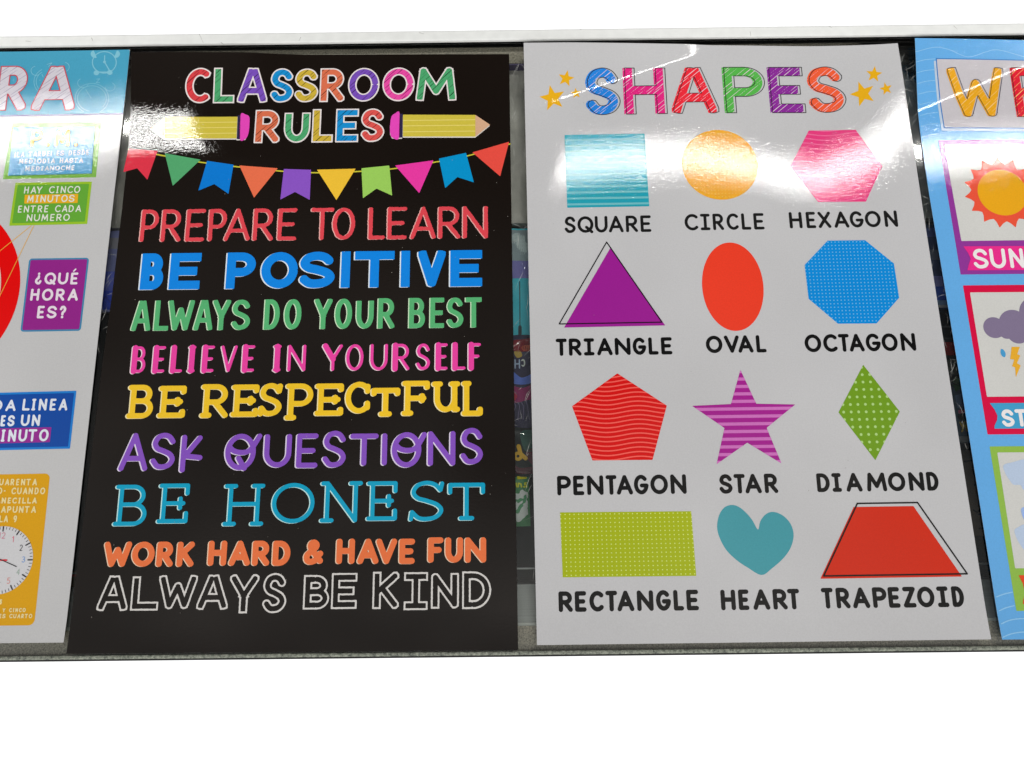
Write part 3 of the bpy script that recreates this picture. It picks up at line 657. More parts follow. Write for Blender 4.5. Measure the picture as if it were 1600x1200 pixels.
tl = letters(P, [(cA, 'RU', [1087, 1292, 1324, 1519], 560, 813), (cB, 'LES', [34, 172, 198, 356, 374, 532], 495, 717)])
for k, ((ch, b), c) in enumerate(zip(tl, (ORG, GRN, YEL, BLU, (212, 84, 80)))):
    block_letter(P, ch, b, 12.5*PXM/2, 'title_letter', c, OFFW, .0011, (45, .0021, .00028), (30, 28, 28), under=(OFFW, .0006), seed=k+20)
def pencil(P, cr, body, tip, fer, era):
    b = poly(P, cr, body); PY = (200, 184, 70)
    dxy = (-1.2*PXM, -2*PXM)
    allp = poly(P, cr, body+tip+fer+era)
    sh = lambda X, Y: np.minimum.reduce([d_poly(X-dxy[0]*.3, Y-dxy[1], poly(P, cr, q)) for q in (body, tip, fer, era)])
    o = P.prt('pencil_drawing', [(sh, ink((215, 210, 205))), (lambda X, Y: d_poly(X, Y, b), ink(PY))], pb(allp, .002), .0004)
    vs_ = [p[1] for p in b]; H = max(vs_)-min(vs_); v0 = min(vs_)
    for t in (.24, .5, .74): P.prt('pencil_ridge', [(lambda X, Y, t=t: np.maximum(d_poly(X, Y, b), np.abs(Y-(v0+H*t))-.0004), ink((222, 208, 112)))], pb(b), .0004, o, 3)
    P.prt('pencil_tip', [(lambda X, Y: d_poly(X, Y, poly(P, cr, tip)), ink((205, 165, 135)))], pb(poly(P, cr, tip)), .0004, o, 3)
    P.prt('pencil_ferrule', [(lambda X, Y: d_poly(X, Y, poly(P, cr, fer)), ink((52, 46, 76)))], pb(poly(P, cr, fer)), .0004, o, 3)
    P.prt('pencil_eraser', [(lambda X, Y: d_poly(X, Y, smooth_pts(poly(P, cr, era), 5, True)), ink((220, 72, 180)))], pb(poly(P, cr, era), .002), .0004, o, 3)
pencil(P, cB, [(665, 530), (1168, 532), (1168, 682), (665, 682)], [(1168, 532), (1270, 600), (1168, 682)], [(642, 524), (665, 524), (661, 690), (638, 690)], [(642, 520), (610, 522), (585, 545), (576, 605), (577, 660), (590, 688), (638, 692)])
pencil(P, cA, [(955, 612), (390, 614), (386, 782), (948, 782)], [(390, 614), (276, 702), (386, 782)], [(957, 602), (980, 602), (976, 788), (950, 788)], [(980, 598), (1020, 596), (1047, 612), (1050, 660), (1042, 740), (1018, 786), (974, 786)])
strg = [P.inv(*p) for p in smooth_pts([(180, 230), (246, 241.6), (324, 255), (434, 267), (500, 270), (559, 268), (615, 263.6), (682, 253), (734, 242.7), (800, 224)], 6)]
P.prt('bunting_string', [(lambda X, Y: d_line(X, Y, strg, .00055), ink((196, 190, 60)))], pb(strg))
FL = [(cA, [(104, 862), (332, 880), (252, 1105), (172, 1015), (64, 1045)], (212, 56, 74)), (cA, [(388, 898), (668, 948), (450, 1152)], (82, 160, 108)),
      (ID, [(323.6, 251.4), (365, 257.4), (357, 303), (335, 287.7), (310, 298)], (0, 118, 205)), (ID, [(374, 258.6), (434, 263), (397, 309)], (222, 108, 76)),
      (ID, [(443.6, 264), (486, 265.4), (484, 312.4), (461, 300), (438, 312)], (132, 82, 188)), (cB, [(68, 912), (337, 905), (203, 1123)], (228, 184, 58)),
      (cB, [(377, 902), (570, 883), (590, 1092), (482, 1043), (387, 1110)], (150, 198, 92)), (cB, [(610, 883), (877, 847), (778, 1075)], (226, 60, 160)),
      (cB, [(915, 835), (1103, 795), (1157, 1000), (1043, 963), (958, 1040)], (18, 142, 200)), (cB, [(1147, 792), (1402, 718), (1340, 958)], (222, 78, 68))]
for cr, pts, c in FL: shape(P, 'bunting_flag', poly(P, cr, pts), c, base=2)
SH = (-2.1, .7)
text(P, 'slogan', [(cC, 'PREPARE', [190, 350, 353, 530, 545, 712, 722, 880, 848, 1050, 1072, 1245, 1265, 1425], 134, 383), (cD, 'TOLEARN', [30, 190, 178, 333, 424, 538, 556, 695, 716, 893, 912, 1063, 1082, 1255], 104, 328)], 6.6, (212, 70, 80), {'rough': .0003}, (-1.7, .4, (225, 170, 165)), step=.0003)
text(P, 'slogan', [(cC, 'BEPO', [190, 392, 416, 678, 860, 1105, 1142, 1427], 476, 757), (cD, 'SITIVE', [-58, 193, 229, 305, 334, 608, 641, 722, 772, 962, 994, 1215], 409, 662)], 14.6, (0, 128, 220), {'flat': True}, (*SH, (214, 224, 235)))
text(P, 'slogan', [(cC, 'ALWAYSDO', [124, 272, 300, 412, 424, 625, 611, 757, 771, 908, 912, 1057, 1160, 1292, 1323, 1455], 841, 1081), (cD, 'YOURBEST', [56, 178, 195, 312, 343, 462, 490, 610, 706, 820, 853, 952, 970, 1085, 1101, 1212], 739, 944)], 7.7, (84, 170, 112), {'flat': True}, (-1.7, .3, (196, 222, 190)))
text(P, 'slogan', [(cE, 'BELIEVEIN', [163, 297, 323, 442, 456, 557, 578, 668, 692, 808, 838, 978, 995, 1110, 1219, 1307, 1328, 1492], 91, 303), (cF, 'YOURSELF', [110, 258, 263, 400, 430, 568, 590, 722, 750, 862, 890, 985, 1008, 1108, 1120, 1215], 64, 267)], 8.8, (224, 66, 156), {'thin': .55, 'iserif': True}, (-1.7, .7, (228, 206, 214)))
text(P, 'slogan', [(cE, 'BERESP', [130, 347, 362, 588, 682, 908, 912, 1133, 1126, 1302, 1318, 1538], [390, 397, 385, 388, 377, 380], [642, 638, 638, 630, 625, 655]), (cF, 'ECTFUL', [50, 257, 267, 438, 447, 648, 656, 853, 866, 1062, 1074, 1220], [352, 340, 382, 333, 337, 334], [576, 560, 582, 576, 550, 577])], 8.4, (230, 188, 44), {'serif': (.16, .13)}, (-1.8, .6, (232, 218, 170)), avg=False)
text(P, 'slogan', [(cE, 'ASKQUE', [70, 287, 320, 500, 530, 715, 874, 1145, 1166, 1370, 1402, 1575], [752, 750, 765, 757, 760, 755], [1036, 1025, 1046, 1030, 1010, 1013]), (cF, 'STIONS', [110, 270, 300, 497, 514, 560, 588, 830, 837, 1030, 1066, 1220], [680, 700, 698, 690, 683, 660], [935, 923, 920, 935, 923, 913])], 8.0, (128, 80, 184), {'font': ASK}, (-2.0, .7, (214, 204, 226)), avg=False)
text(P, 'slogan', [(cG, 'BEH', [333, 553, 598, 803, 996, 1257], [106, 99, 101], [355, 339, 355]), (crop(0, 0, 1), 'O', [425, 491.5], 754.6, 817.6), (cH, 'NEST', [153, 415, 434, 625, 694, 905, 930, 1153], [85, 85, 82, 94], [334, 323, 326, 321])], 6.4, (18, 152, 188), {'serif': (.17, .22)}, (-1.7, .6, (186, 222, 222)), avg=False)
text(P, 'slogan', [(cG, 'WORKHARD', [288, 453, 451, 587, 594, 707, 717, 832, 906, 1028, 1034, 1162, 1174, 1287, 1297, 1412], [450]*4+[444]*4, [602]*4+[596]*4), (cH, '&HAVEFUN', [58, 175, 252, 368, 380, 508, 497, 622, 633, 730, 807, 902, 913, 1020, 1032, 1160], [437]+[432]*4+[424]*3, [590]+[585]*4+[577]*3)], 8.8, (222, 112, 66), {}, (-1.6, .3, (226, 196, 170)), avg=False)
text(P, 'slogan', [(cG, 'ALWAYS', [233, 420, 437, 605, 617, 850, 837, 1027, 1045, 1222, 1237, 1385], [655, 660, 652, 650, 648, 640], [870, 867, 858, 862, 883, 882]), (cH, 'BEKIND', [50, 215, 220, 382, 470, 635, 660, 808, 825, 995, 1015, 1190], [652, 640, 632, 635, 640, 630], [860, 857, 857, 864, 855, 857])], 12.6, (205, 202, 200), {'flat': True, 'iserif': True, 'rough': .00012}, None, 2.6, avg=False, step=.0003)

# ================================================================== white poster of shapes
cI, cJ, cK, cL = crop(800, 40, 4.8), crop(1110, 40, 4.8), crop(830, 190, 5.333), crop(1110, 190, 4.848)
cM, cN_, cP, cS = crop(840, 360, 5.333), crop(1120, 360, 4.706), crop(850, 560, 5.217), crop(1110, 560, 4.21)
cT, cV = crop(840, 770, 4.8), crop(1100, 770, 3.478)
P = Sheet([(818.2, 66.7), (1402.7, 67.5), (1549, 999), (839, 1008)], .0006, ('shapes_poster', 'white poster headed SHAPES with coloured geometric figures and captions', 'poster'), slope_shapes)
P.body(ink(PAPER_W), 'sheet', edge_mat=node_mat('paper_edge', (.7, .7, .7), .8)[0])
DK = (34, 34, 34)
tl = letters(P, [(cI, 'SHA', [543, 792, 828, 1150, 1200, 1538], 320, 668), (cJ, 'PES', [82, 380, 420, 700, 722, 992], 310, 648)])
for k, ((ch, b), c) in enumerate(zip(tl, ((42, 126, 212), (216, 44, 126), (226, 46, 60), (84, 172, 76), (132, 48, 146), (230, 92, 58)))):
    block_letter(P, ch, b, 16.5*PXM/2, 'title_letter', c, (44, 42, 44), .0006, (40, .0019, .0003), (222, 200, 214), offs=(3.6*PXM, 0), seed=k+50)
def star5(cr, c, r, rot=0, ri=.42): return [cr(c[0]+(r if k % 2 == 0 else r*ri)*math.sin(math.radians(rot+36*k)), c[1]-(r if k % 2 == 0 else r*ri)*math.cos(math.radians(rot+36*k))) for k in range(10)]
GOLD = (220, 166, 34)
for cr, c, r, rot in ((cI, (304, 544), 100, -12), (cI, (405, 397), 64, 12), (cI, (480, 508), 42, -6), (cJ, (1143, 512), 98, -20), (cJ, (1227, 366), 63, 6), (cJ, (1317, 474), 50, -14)):
    shape(P, 'printed_gold_star', poly(P, ID, star5(cr, c, r, rot)), GOLD, step=.0003)
PY_ = PXM
shape(P, 'printed_square', poly(P, cK, [(278, 112), (945, 100), (984, 706), (300, 718)]), (40, 152, 172), [(stripes(10*PY_*1.06, 3.6*PY_, P.inv(*cK(300, 155))[1]), (108, 180, 188))])
e0, e1, e2, e3 = P.inv(1065.5, 257), P.inv(1184, 257), P.inv(1123, 203), P.inv(1129, 312)
cx, cy = (e0[0]+e1[0])/2, (e2[1]+e3[1])/2
P.prt('printed_circle', [(lambda X, Y: d_ell(X, Y, cx, cy, (e1[0]-e0[0])/2, (e2[1]-e3[1])/2), ink((222, 158, 34))), (lambda X, Y: dots(.0028, .0028, .0006)(lambda X, Y: d_ell(X, Y, cx, cy, (e1[0]-e0[0])/2, (e2[1]-e3[1])/2))(X, Y), ink((228, 178, 76)))], (e0[0], e1[0], e3[1], e2[1]))
shape(P, 'printed_hexagon', poly(P, cL, [(745, 68), (1100, 62), (1302, 338), (1178, 606), (815, 609), (606, 338)]), (222, 62, 124), [(waves(.0042, .0011, .0012, .05, 0, .01), (230, 104, 152))])
tri = poly(P, cM, [(605, 148), (220, 810), (1064, 792)]); trl = poly(P, cM, [(575, 98), (180, 780), (1036, 765)])
shape(P, 'printed_triangle', tri, (148, 34, 140))
P.prt('triangle_outline', [(lambda X, Y: np.abs(d_poly(X, Y, trl))-.00045, ink((24, 24, 26)))], pb(trl), .0003, None, 3)
e0, e1, e2, e3 = P.inv(1097, 447), P.inv(1193, 449), P.inv(1138, 379), P.inv(1152, 517)
ox, oy, orx, ory = (e0[0]+e1[0])/2, (e2[1]+e3[1])/2, (e1[0]-e0[0])/2, (e2[1]-e3[1])/2
P.prt('printed_oval', [(lambda X, Y: d_ell(X, Y, ox, oy, orx, ory), ink((224, 62, 42)))], (e0[0], e1[0], e3[1], e2[1]))
octo = poly(P, cN_, [(815, 75), (1090, 72), (1302, 243), (1341, 495), (1175, 684), (890, 686), (675, 503), (645, 255)])
shape(P, 'printed_octagon', octo, (8, 132, 210), [(dots(.00285, .00285, .00052, octo[0][0], octo[0][1]-.0014), (112, 182, 226))], step=.0003)
shape(P, 'printed_pentagon', poly(P, cP, [(598, 122), (1001, 385), (885, 827), (395, 832), (228, 390)]), (204, 12, 20), [(waves(.00352, .00105, .0014, .0485, 0, P.inv(*cP(640, 500))[0]), (238, 92, 84))], step=.0003)
stp = poly(P, cS, [(197, 75), (302, 298), (558, 303), (370, 457), (468, 692), (242, 555), (40, 697), (92, 458), (-121, 312), (135, 300)])
shape(P, 'printed_star', stp, (156, 30, 136), [(stripes(11.6*PXM*1.02, 4.9*PXM, P.inv(*cS(200, 332))[1]), (196, 108, 182))])
dmd = poly(P, cS, [(1005, 42), (1246, 350), (1085, 670), (842, 355)])
shape(P, 'printed_diamond', dmd, (106, 146, 32), [(dots(11.7*PXM, 11.8*PXM*1.0, .00108, P.inv(*cS(975, 352))[0], P.inv(*cS(975, 352))[1]), (166, 200, 124))], step=.0003)
rct = poly(P, cT, [(168, 147), (1152, 138), (1190, 623), (188, 634)])
shape(P, 'printed_rectangle', rct, (158, 172, 0), [(dots(7.0*PXM*.975, 6.4*PXM, .0005, rct[0][0]+.0004, rct[0][1]-.0016), (204, 218, 118))], step=.0003)
hrt = smooth_pts(poly(P, cV, [(293, 200), (262, 148), (225, 105), (188, 76), (150, 66), (110, 80), (82, 122), (71, 185), (85, 245), (122, 312), (180, 368), (240, 408), (313, 447), (370, 410), (430, 357), (470, 300), (487, 235), (476, 180), (445, 137), (405, 111), (365, 104), (332, 120), (306, 155)]), 4, True)
shape(P, 'printed_heart', hrt, (68, 146, 158))
trp = poly(P, cV, [(813, 77), (1138, 72), (1402, 455), (632, 467)]); tro = poly(P, cV, [(833, 58), (1160, 53), (1430, 440), (650, 452)])
shape(P, 'printed_trapezoid', trp, (198, 44, 20))
P.prt('trapezoid_outline', [(lambda X, Y: np.abs(d_poly(X, Y, tro))-.00055, ink((20, 20, 20)))], pb(tro), .0003, None, 3)
def caption(segs, sw=5.6): text(P, 'caption', segs, sw, DK if sw < 5.4 else (17, 17, 17), {'iserif': True}, step=.0003)
caption([(cK, 'SQUARE', [278, 370, 385, 518, 530, 637, 648, 772, 785, 892, 907, 1003], 786, 924)], 5.0)
caption([(cK, 'CI', [1278, 1390, 1405, 1495], 772, 908), (cL, 'RCLE', [13, 105, 122, 212, 230, 312, 322, 412], 694, 819)], 5.0)
caption([(cL, 'HEXAGON', [590, 700, 718, 803, 808, 918, 942, 1055, 1055, 1160, 1170, 1290, 1310, 1425], 680, 804)], 5.2)
caption([(cM, 'TRIANGLE', [150, 242, 258, 368, 382, 475, 497, 627, 640, 777, 792, 905, 920, 1010, 1025, 1125], 896, 1040)], 5.8)
caption([(cM, 'O', [1402, 1540], 878, 1026), (cN_, 'VAL', [50, 160, 160, 272, 284, 368], 771, 898)], 5.8)
caption([(cN_, 'OCTAGON', [645, 767, 782, 885, 888, 968, 980, 1090, 1095, 1205, 1212, 1330, 1345, 1470], 760, 891)], 5.8)
caption([(cP, 'PENTAGON', [105, 218, 235, 330, 348, 487, 500, 590, 595, 727, 733, 852, 867, 1010, 1027, 1165], 951, 1111)], 6.1)
caption([(cP, 'S', [1428, 1535], 945, 1102), (cS, 'TAR', [150, 224, 232, 340, 350, 448], 759, 888)], 6.1)
caption([(cS, 'DIAMOND', [693, 790, 793, 867, 897, 1003, 1020, 1165, 1168, 1282, 1298, 1412, 1415, 1508], 751, 875)], 6.1)
caption([(cT, 'RECTANGLE', [155, 265, 277, 368, 388, 495, 507, 595, 600, 727, 742, 872, 888, 1000, 1015, 1100, 1112, 1212], 733, 888)], 6.5)
caption([(cV, 'HEART', [87, 175, 183, 248, 270, 362, 370, 457, 450, 515], 524, 636)], 6.5)
caption([(cV, 'TRAPEZOID', [633, 697, 712, 798, 812, 905, 910, 987, 995, 1070, 1075, 1157, 1158, 1252, 1260, 1336, 1340, 1420], 512, 625)], 6.5)

# ================================================================== clock poster, cut by the left edge of the photograph
c1, c2, c3, c4, c5 = crop(0, 0, 4), crop(0, 260, 4), crop(0, 560, 4.615), crop(0, 780, 4.285), crop(0, 880, 10)
P = Sheet([(-383, 85), (203, 77.5), (99.2, 1004), (-600, 1011)], .0006, ('clock_poster', 'white and teal Spanish time telling poster with red dial, leftmost and cut off', 'poster'), slope_clock)
P.body(ink((186, 186, 188)), 'sheet', edge_mat=node_mat('paper_edge', (.7, .7, .7), .8)[0])
TEAL = (74, 156, 188); LTE = (124, 186, 206)
shape(P, 'header_band', poly(P, ID, [(-392, 80), (206, 74), (193, 177), (-402, 186)]), TEAL, step=.0012)
hb = poly(P, ID, [(-402, 184), (193, 176), (192.7, 179), (-402, 188)]); shape(P, 'header_rule', hb, (110, 110, 160), step=.0006)
cw = crop(0, 70, 7.619)
def lines(P, name, cr, strokes, w_, col, parent=None, base=2, fill=None):
    st = [[P.inv(*cr(*p)) for p in s] for s in strokes]; al = [p for s in st for p in s]
    f = union([lambda X, Y, s=s: d_line(X, Y, s, w_/2) for s in st])
    if fill: fl = [[P.inv(*cr(*p)) for p in s] for s in fill]; f0 = f; al += [p for s in fl for p in s]; f = union([f0]+[lambda X, Y, s=s: d_poly(X, Y, s) for s in fl])
    return P.prt(name, [(f, ink(col))], pb(al, .002), .0003, parent, base)
lines(P, 'alarm_clock_doodle', cw, [arc(1243, 210, 142, 128, 0, 360, 30), [(1248, 130), (1245, 205), (1300, 300)], [(1165, 325), (1320, 325)]], .0009, LTE, None, 2,
      [arc(1135, 110, 55, 48, 70, 250, 10), arc(1375, 110, 55, 48, -70, 110, 10), arc(1148, 335, 34, 30, 0, 360, 10), arc(1308, 330, 34, 30, 0, 360, 10), arc(1245, 205, 18, 16, 0, 360, 8)])
lines(P, 'alarm_clock_doodle', cw, [arc(1095, 640, 200, 180, 120, 420, 30), arc(1095, 640, 172, 152, 100, 400, 26), [(1020, 530), (1085, 635)], arc(990, 455, 65, 55, 20, 240, 12), arc(1310, 500, 60, 52, -60, 170, 12), [(1150, 410), (1190, 405), (1145, 450), (1190, 450)]], .0005, LTE)
lines(P, 'alarm_clock_doodle', cw, [arc(590, 440, 185, 165, 60, 240, 24), arc(590, 440, 158, 138, 70, 235, 22), arc(430, 310, 60, 55, 30, 260, 12), arc(770, 265, 55, 55, -80, 150, 12), [(560, 235), (620, 215), (580, 260)], [(500, 350), (515, 385)], [(470, 420), (480, 425)]], .0005, LTE)
tl = letters(P, [(c1, 'HORA', [-480, -300, -270, -60, -26, 190, 195, 462], 416, 690)], False)
for k, (ch, b) in enumerate(tl): block_letter(P, ch, b, 17*PXM/2, 'title_letter', (204, 200, 210), (196, 76, 88), .0009, (38, .0023, .0004), (160, 152, 176), seed=k+80, base=4)
GB = (112, 170, 62)
shape(P, 'green_box', poly(P, c1, [(78, 770), (632, 766), (600, 1108), (17, 1120)]), GB, base=1)
b_ = poly(P, c1, [(85, 796), (592, 792), (574, 1084), (50, 1098)])
shape(P, 'blue_panel', b_, (72, 150, 196), base=2); lines(P, 'panel_shade', c1, [[(50, 1099), (575, 1085), (592, 800)]], .0004, (50, 90, 80), None, 3)
def auto(P, name, cr, txt, x0, x1, y0, y1, sw, col, base=4, step=.0003, style=None, tilt=0):
    wd = {'I': .62, 'M': 1.25, 'W': 1.25, 'N': 1.08, 'O': 1.1, 'Q': 1.15, 'D': 1.05, 'L': .85, 'E': .85, 'F': .82, '(': .4, ')': .4, '.': .3, ' ': .75, '1': .5, '-': .6, '!': .8, '?': .8}
    tot = sum(wd.get(c, 1)+.2 for c in txt)-.2; x = x0; L = []
    for c in txt:
        w_ = wd.get(c, 1)/tot*(x1-x0)
        if c != ' ':
            d = tilt*(x-x0); L.append((cr, c, [x, x+w_], y0+d, y1+d))
        x += w_+.2/tot*(x1-x0)
    return text(P, name, L, sw, col, style or {'iserif': True}, None, None, False, base, step)
cX = crop(0, 180, 9.412)
WT = (208, 214, 220)
auto(P, 'box_title', cX, 'P.M.', 440, 1160, 215, 465, 6.5, (222, 176, 66))
auto(P, 'box_text', cX, '(LA TARDE) ES DESDE', 215, 1315, 545, 622, 1.7, WT, 4, .00025, None, -.035)
auto(P, 'box_text', cX, 'MEDIODIA HASTA', 278, 1222, 645, 718, 1.8, WT, 4, .00025, None, -.02)
auto(P, 'box_text', cX, 'MEDIANOCHE', 368, 1102, 752, 824, 1.9, WT, 4, .00025, None, -.02)
g_ = poly(P, c2, [(97, 103), (575, 95), (545, 360), (58, 371)])
P.prt('green_box', [(lambda X, Y: d_poly(X, Y, g_), ink((146, 186, 48))), (lambda X, Y: d_poly(X, Y, g_)+.0021, ink((98, 162, 58)))], pb(g_), .0004)
shape(P, 'highlight', poly(P, c2, [(156, 178), (490, 172), (486, 229), (152, 233)]), (222, 168, 40), base=3)
for t_, x0, x1, y0, y1 in (('HAY CINCO', 150, 503, 127, 171), ('MINUTOS', 170, 468, 182, 226), ('ENTRE CADA', 112, 507, 246, 290), ('NUMERO', 166, 438, 300, 344)): auto(P, 'box_text', c2, t_, x0, x1, y0, y1, 2.0, (216, 220, 208), 5, .00025, None, -.012)
ctr = P.inv(-127, 455); ro = abs(P.inv(30.5, 455)[0]-ctr[0]); ri_ = abs(P.inv(0.5, 455)[0]-ctr[0])
P.prt('red_dial', [(lambda X, Y: np.maximum(np.hypot(X-ctr[0], Y-ctr[1])-ro, ri_-np.hypot(X-ctr[0], Y-ctr[1])), ink((218, 8, 22)))], (ctr[0]-ro, ctr[0]+ro, ctr[1]-ro, ctr[1]+ro), .0008)
lines(P, 'pointer_line', c2, [[(196, 371), (-20, 545)], [(212, 371), (-10, 830)]], .0005, (222, 170, 70), None, 3)
p_ = poly(P, c2, [(186, 574), (555, 569), (502, 1030), (130, 1036)])
P.prt('purple_card', [(lambda X, Y: d_round(X, Y, p_, .0025), ink((62, 128, 168))), (lambda X, Y: d_round(X, Y, p_, .0025)+.0013, ink((140, 42, 132)))], pb(p_), .0004)
WP = (222, 210, 222)
auto(P, 'card_text', c2, '!QUE', 217, 492, 664, 738, 3.9, WP); lines(P, 'accent', c2, [[(462, 655), (474, 643)]], .0012, WP, None, 4)
auto(P, 'card_text', c2, 'HORA', 188, 486, 765, 840, 4.0, WP); auto(P, 'card_text', c2, 'ES?', 230, 418, 872, 950, 4.0, WP)
n_ = poly(P, c3, [(-420, 258), (552, 233), (505, 651), (-470, 672)])
P.prt('blue_card', [(lambda X, Y: d_poly(X, Y, n_), ink((34, 120, 200))), (lambda X, Y: d_poly(X, Y, n_)+.0017, ink((22, 72, 156)))], pb(n_), .0005)
shape(P, 'highlight', poly(P, c3, [(-130, 508), (372, 496), (360, 604), (-140, 616)]), (142, 44, 140), base=3)
WB = (212, 218, 230)
auto(P, 'card_text', c3, 'CADA', -230, 112, 298, 380, 3.6, WB); auto(P, 'card_text', c3, 'LINEA', 160, 485, 291, 376, 3.6, WB)
auto(P, 'card_text', c3, 'ES', 2, 108, 410, 490, 3.6, WB); auto(P, 'card_text', c3, 'UN', 152, 295, 405, 488, 3.6, WB); auto(P, 'card_text', c3, 'MINUTO', -85, 352, 514, 602, 3.6, WB, 4, .0003, None, -.01)
y_ = [P.inv(*p) for p in ((-190, 746), (79, 740.5), (54, 976), (-225, 980))]
P.prt('yellow_card', [(lambda X, Y: d_round(X, Y, y_, .004), ink((208, 153, 12)))], pb(y_), .0005)
WY = (222, 206, 150)
for t_, x0, x1, y0, y1 in (('CUARENTA', -45, 267, 868, 916), ('CINCO- CUANDO', -170, 328, 931, 980), ('LA MANECILLA', -190, 266, 1003, 1047), ('LARGA APUNTA', -235, 260, 1065, 1114), ('A LA 9', -75, 127, 1132, 1182)): auto(P, 'card_text', c3, t_, x0, x1, y0, y1, 2.1, WY, 4, .00025)
auto(P, 'card_text', c4, '3:45'.replace(':', ''), -60, 17, 670, 705, 2.0, WY, 4, .00025); auto(P, 'card_text', c4, 'CUARENTA Y CINCO', -190, 174, 731, 759, 1.5, WY, 4, .00025, None, -.01); auto(P, 'card_text', c4, 'ANTES CUARTO', -85, 218, 767, 797, 1.5, WY, 4, .00025)
cc = P.inv(*c4(-2, 408)); cr_ = P.inv(*c4(220, 408))[0]-cc[0]
dial = P.prt('clock_face', [(lambda X, Y: np.hypot(X-cc[0], Y-cc[1])-cr_, ink((198, 198, 202)))], (cc[0]-cr_, cc[0]+cr_, cc[1]-cr_, cc[1]+cr_), .0005, None, 3)
tk = []
for k in range(60):
    a = math.radians(6*k); r0_ = cr_*(.86 if k % 5 == 0 else .91); tk.append(([(cc[0]+r0_*math.cos(a), cc[1]+r0_*math.sin(a)), (cc[0]+cr_*.985*math.cos(a), cc[1]+cr_*.985*math.sin(a))], .0005 if k % 5 == 0 else .0002))
P.prt('minute_ticks', [(union([lambda X, Y, s=s, h=h: d_line(X, Y, s, h) for s, h in tk]), ink((60, 60, 62)))], (cc[0]-cr_, cc[0]+cr_, cc[1]-cr_, cc[1]+cr_), .0003, dial, 5)
for t_, x0, x1, y0, y1, c in (('12', -8, 40, 222, 264, (196, 120, 140)), ('1', 79, 96, 248, 288, (206, 96, 116)), ('2', 131, 155, 305, 346, (50, 50, 54)), ('3', 146, 172, 383, 423, (110, 150, 206)), ('4', 110, 137, 466, 507, (150, 168, 158)), ('5', 45, 72, 525, 566, (206, 136, 130))):
    auto(P, 'numeral', c4, t_, x0, x1, y0, y1, .9, c, 5, .00022)
lines(P, 'hour_hand', c4, [[(-2, 408), (46, 408)]], .0012, (208, 60, 70), dial, 6); lines(P, 'minute_hand', c4, [[(-2, 400), (112, 451)]], .0006, (40, 40, 44), dial, 7)

# ================================================================== weather poster, cut by the right edge
cW, cXX, cY, cZ = crop(1400, 30, 4), crop(1400, 330, 4), crop(1400, 600, 5.455), crop(1400, 800, 5)
P = Sheet([(1430, 59.5), (2020, 66), (2270, 992), (1566, 999.4)], .0006, ('weather_poster', 'sky blue weather poster with sun and storm cloud pictures, rightmost and cut off', 'poster'), slope_weather, bow=[(0, 0), (.2, -1.5), (.4, -3.5), (.58, -6.5), (.72, -9), (.83, -8.5), (.93, -3), (1, 0)])
SKY = (98, 164, 220)
P.body(ink(SKY), 'sheet', edge_mat=node_mat('paper_edge', (.7, .7, .7), .8)[0])
LSK = (138, 190, 228)
wl = [[(120+k*8, 205), (240+k, 176), (330, 190), (450, 236), (560, 205), (640, 192), (800, 235), (900, 260)] for k in (0,)]
wl += [[(125+5*k, 268+67*k), (180+5*k, 254+67*k), (245+3*k, 248+67*k)] for k in range(8)]
lines(P, 'wave_pattern', cW, [smooth_pts(s, 5) for s in wl], .00055, LSK, None, 1)
lines(P, 'wave_pattern', cZ, [smooth_pts(s, 5) for s in ([(785, 663), (840, 642), (908, 626)], [(805, 772), (860, 748), (922, 732)], [(822, 874), (880, 848), (940, 836), (1010, 832)], [(835, 978), (890, 955), (950, 942), (1010, 936)])], .0008, LSK, None, 1)
PN = (188, 184, 190)
shape(P, 'header_panel', poly(P, cW, [(236, 260), (2100, 275), (2140, 712), (285, 698)]), (178, 194, 212), base=1, step=.0008)
hp = poly(P, cW, [(248, 244), (2095, 258), (2135, 695), (298, 682)])
P.prt('header_card', [(lambda X, Y: d_poly(X, Y, hp), ink((52, 116, 188))), (lambda X, Y: d_poly(X, Y, hp)+.0008, ink(PN))], pb(hp), .0006, None, 2)
tl = letters(P, [(cW, 'WEATHER', [312, 656, 708, 900, 935, 1200, 1215, 1420, 1450, 1660, 1690, 1880, 1910, 2080], [306]*7, [612]*7)], False)
for k, ((ch, b), c) in enumerate(zip(tl, ((222, 160, 38), (216, 40, 58), (84, 172, 76), (42, 126, 212), (132, 48, 146), (230, 92, 58), (222, 160, 38)))):
    block_letter(P, ch, b, 15.5*PXM/2, 'title_letter', c, (44, 42, 44), .0005, (42, .0020, .0003), (232, 196, 130), offs=(2.4*PXM, .6*PXM), seed=k+120, base=5)
def panel(cr, outer, inner, col, icol=(198, 198, 196)):
    o_ = poly(P, ID, outer); shape(P, 'picture_frame_band', o_, col, base=1, step=.0007); shape(P, 'picture_panel', poly(P, ID, inner), icol, base=2, step=.0007)
panel(ID, [(1466, 219), (1760, 217), (1800, 426), (1501, 429)], [(1475, 226), (1750, 224), (1785, 373), (1502, 376.6)], (138, 56, 146))
panel(ID, [(1504.5, 446), (1810, 443), (1845, 676), (1543, 679)], [(1515.5, 457), (1800, 455), (1828, 617), (1542, 620)], (204, 14, 66))
panel(ID, [(1546, 697.5), (1850, 695), (1890, 952), (1588, 954.6)], [(1558, 707), (1840, 705), (1876, 885), (1586, 888)], (138, 178, 74))
def banner(cr, pts, col): shape(P, 'name_banner', poly(P, cr, pts), col, base=3)
banner(cXX, [(420, 220), (1500, 214), (1500, 365), (446, 370), (452, 340), (466, 298), (450, 262)], (222, 48, 136))
banner(cY, [(797, 163), (2000, 156), (2000, 374), (838, 381), (840, 352), (860, 310), (864, 270), (838, 215)], (66, 152, 196))
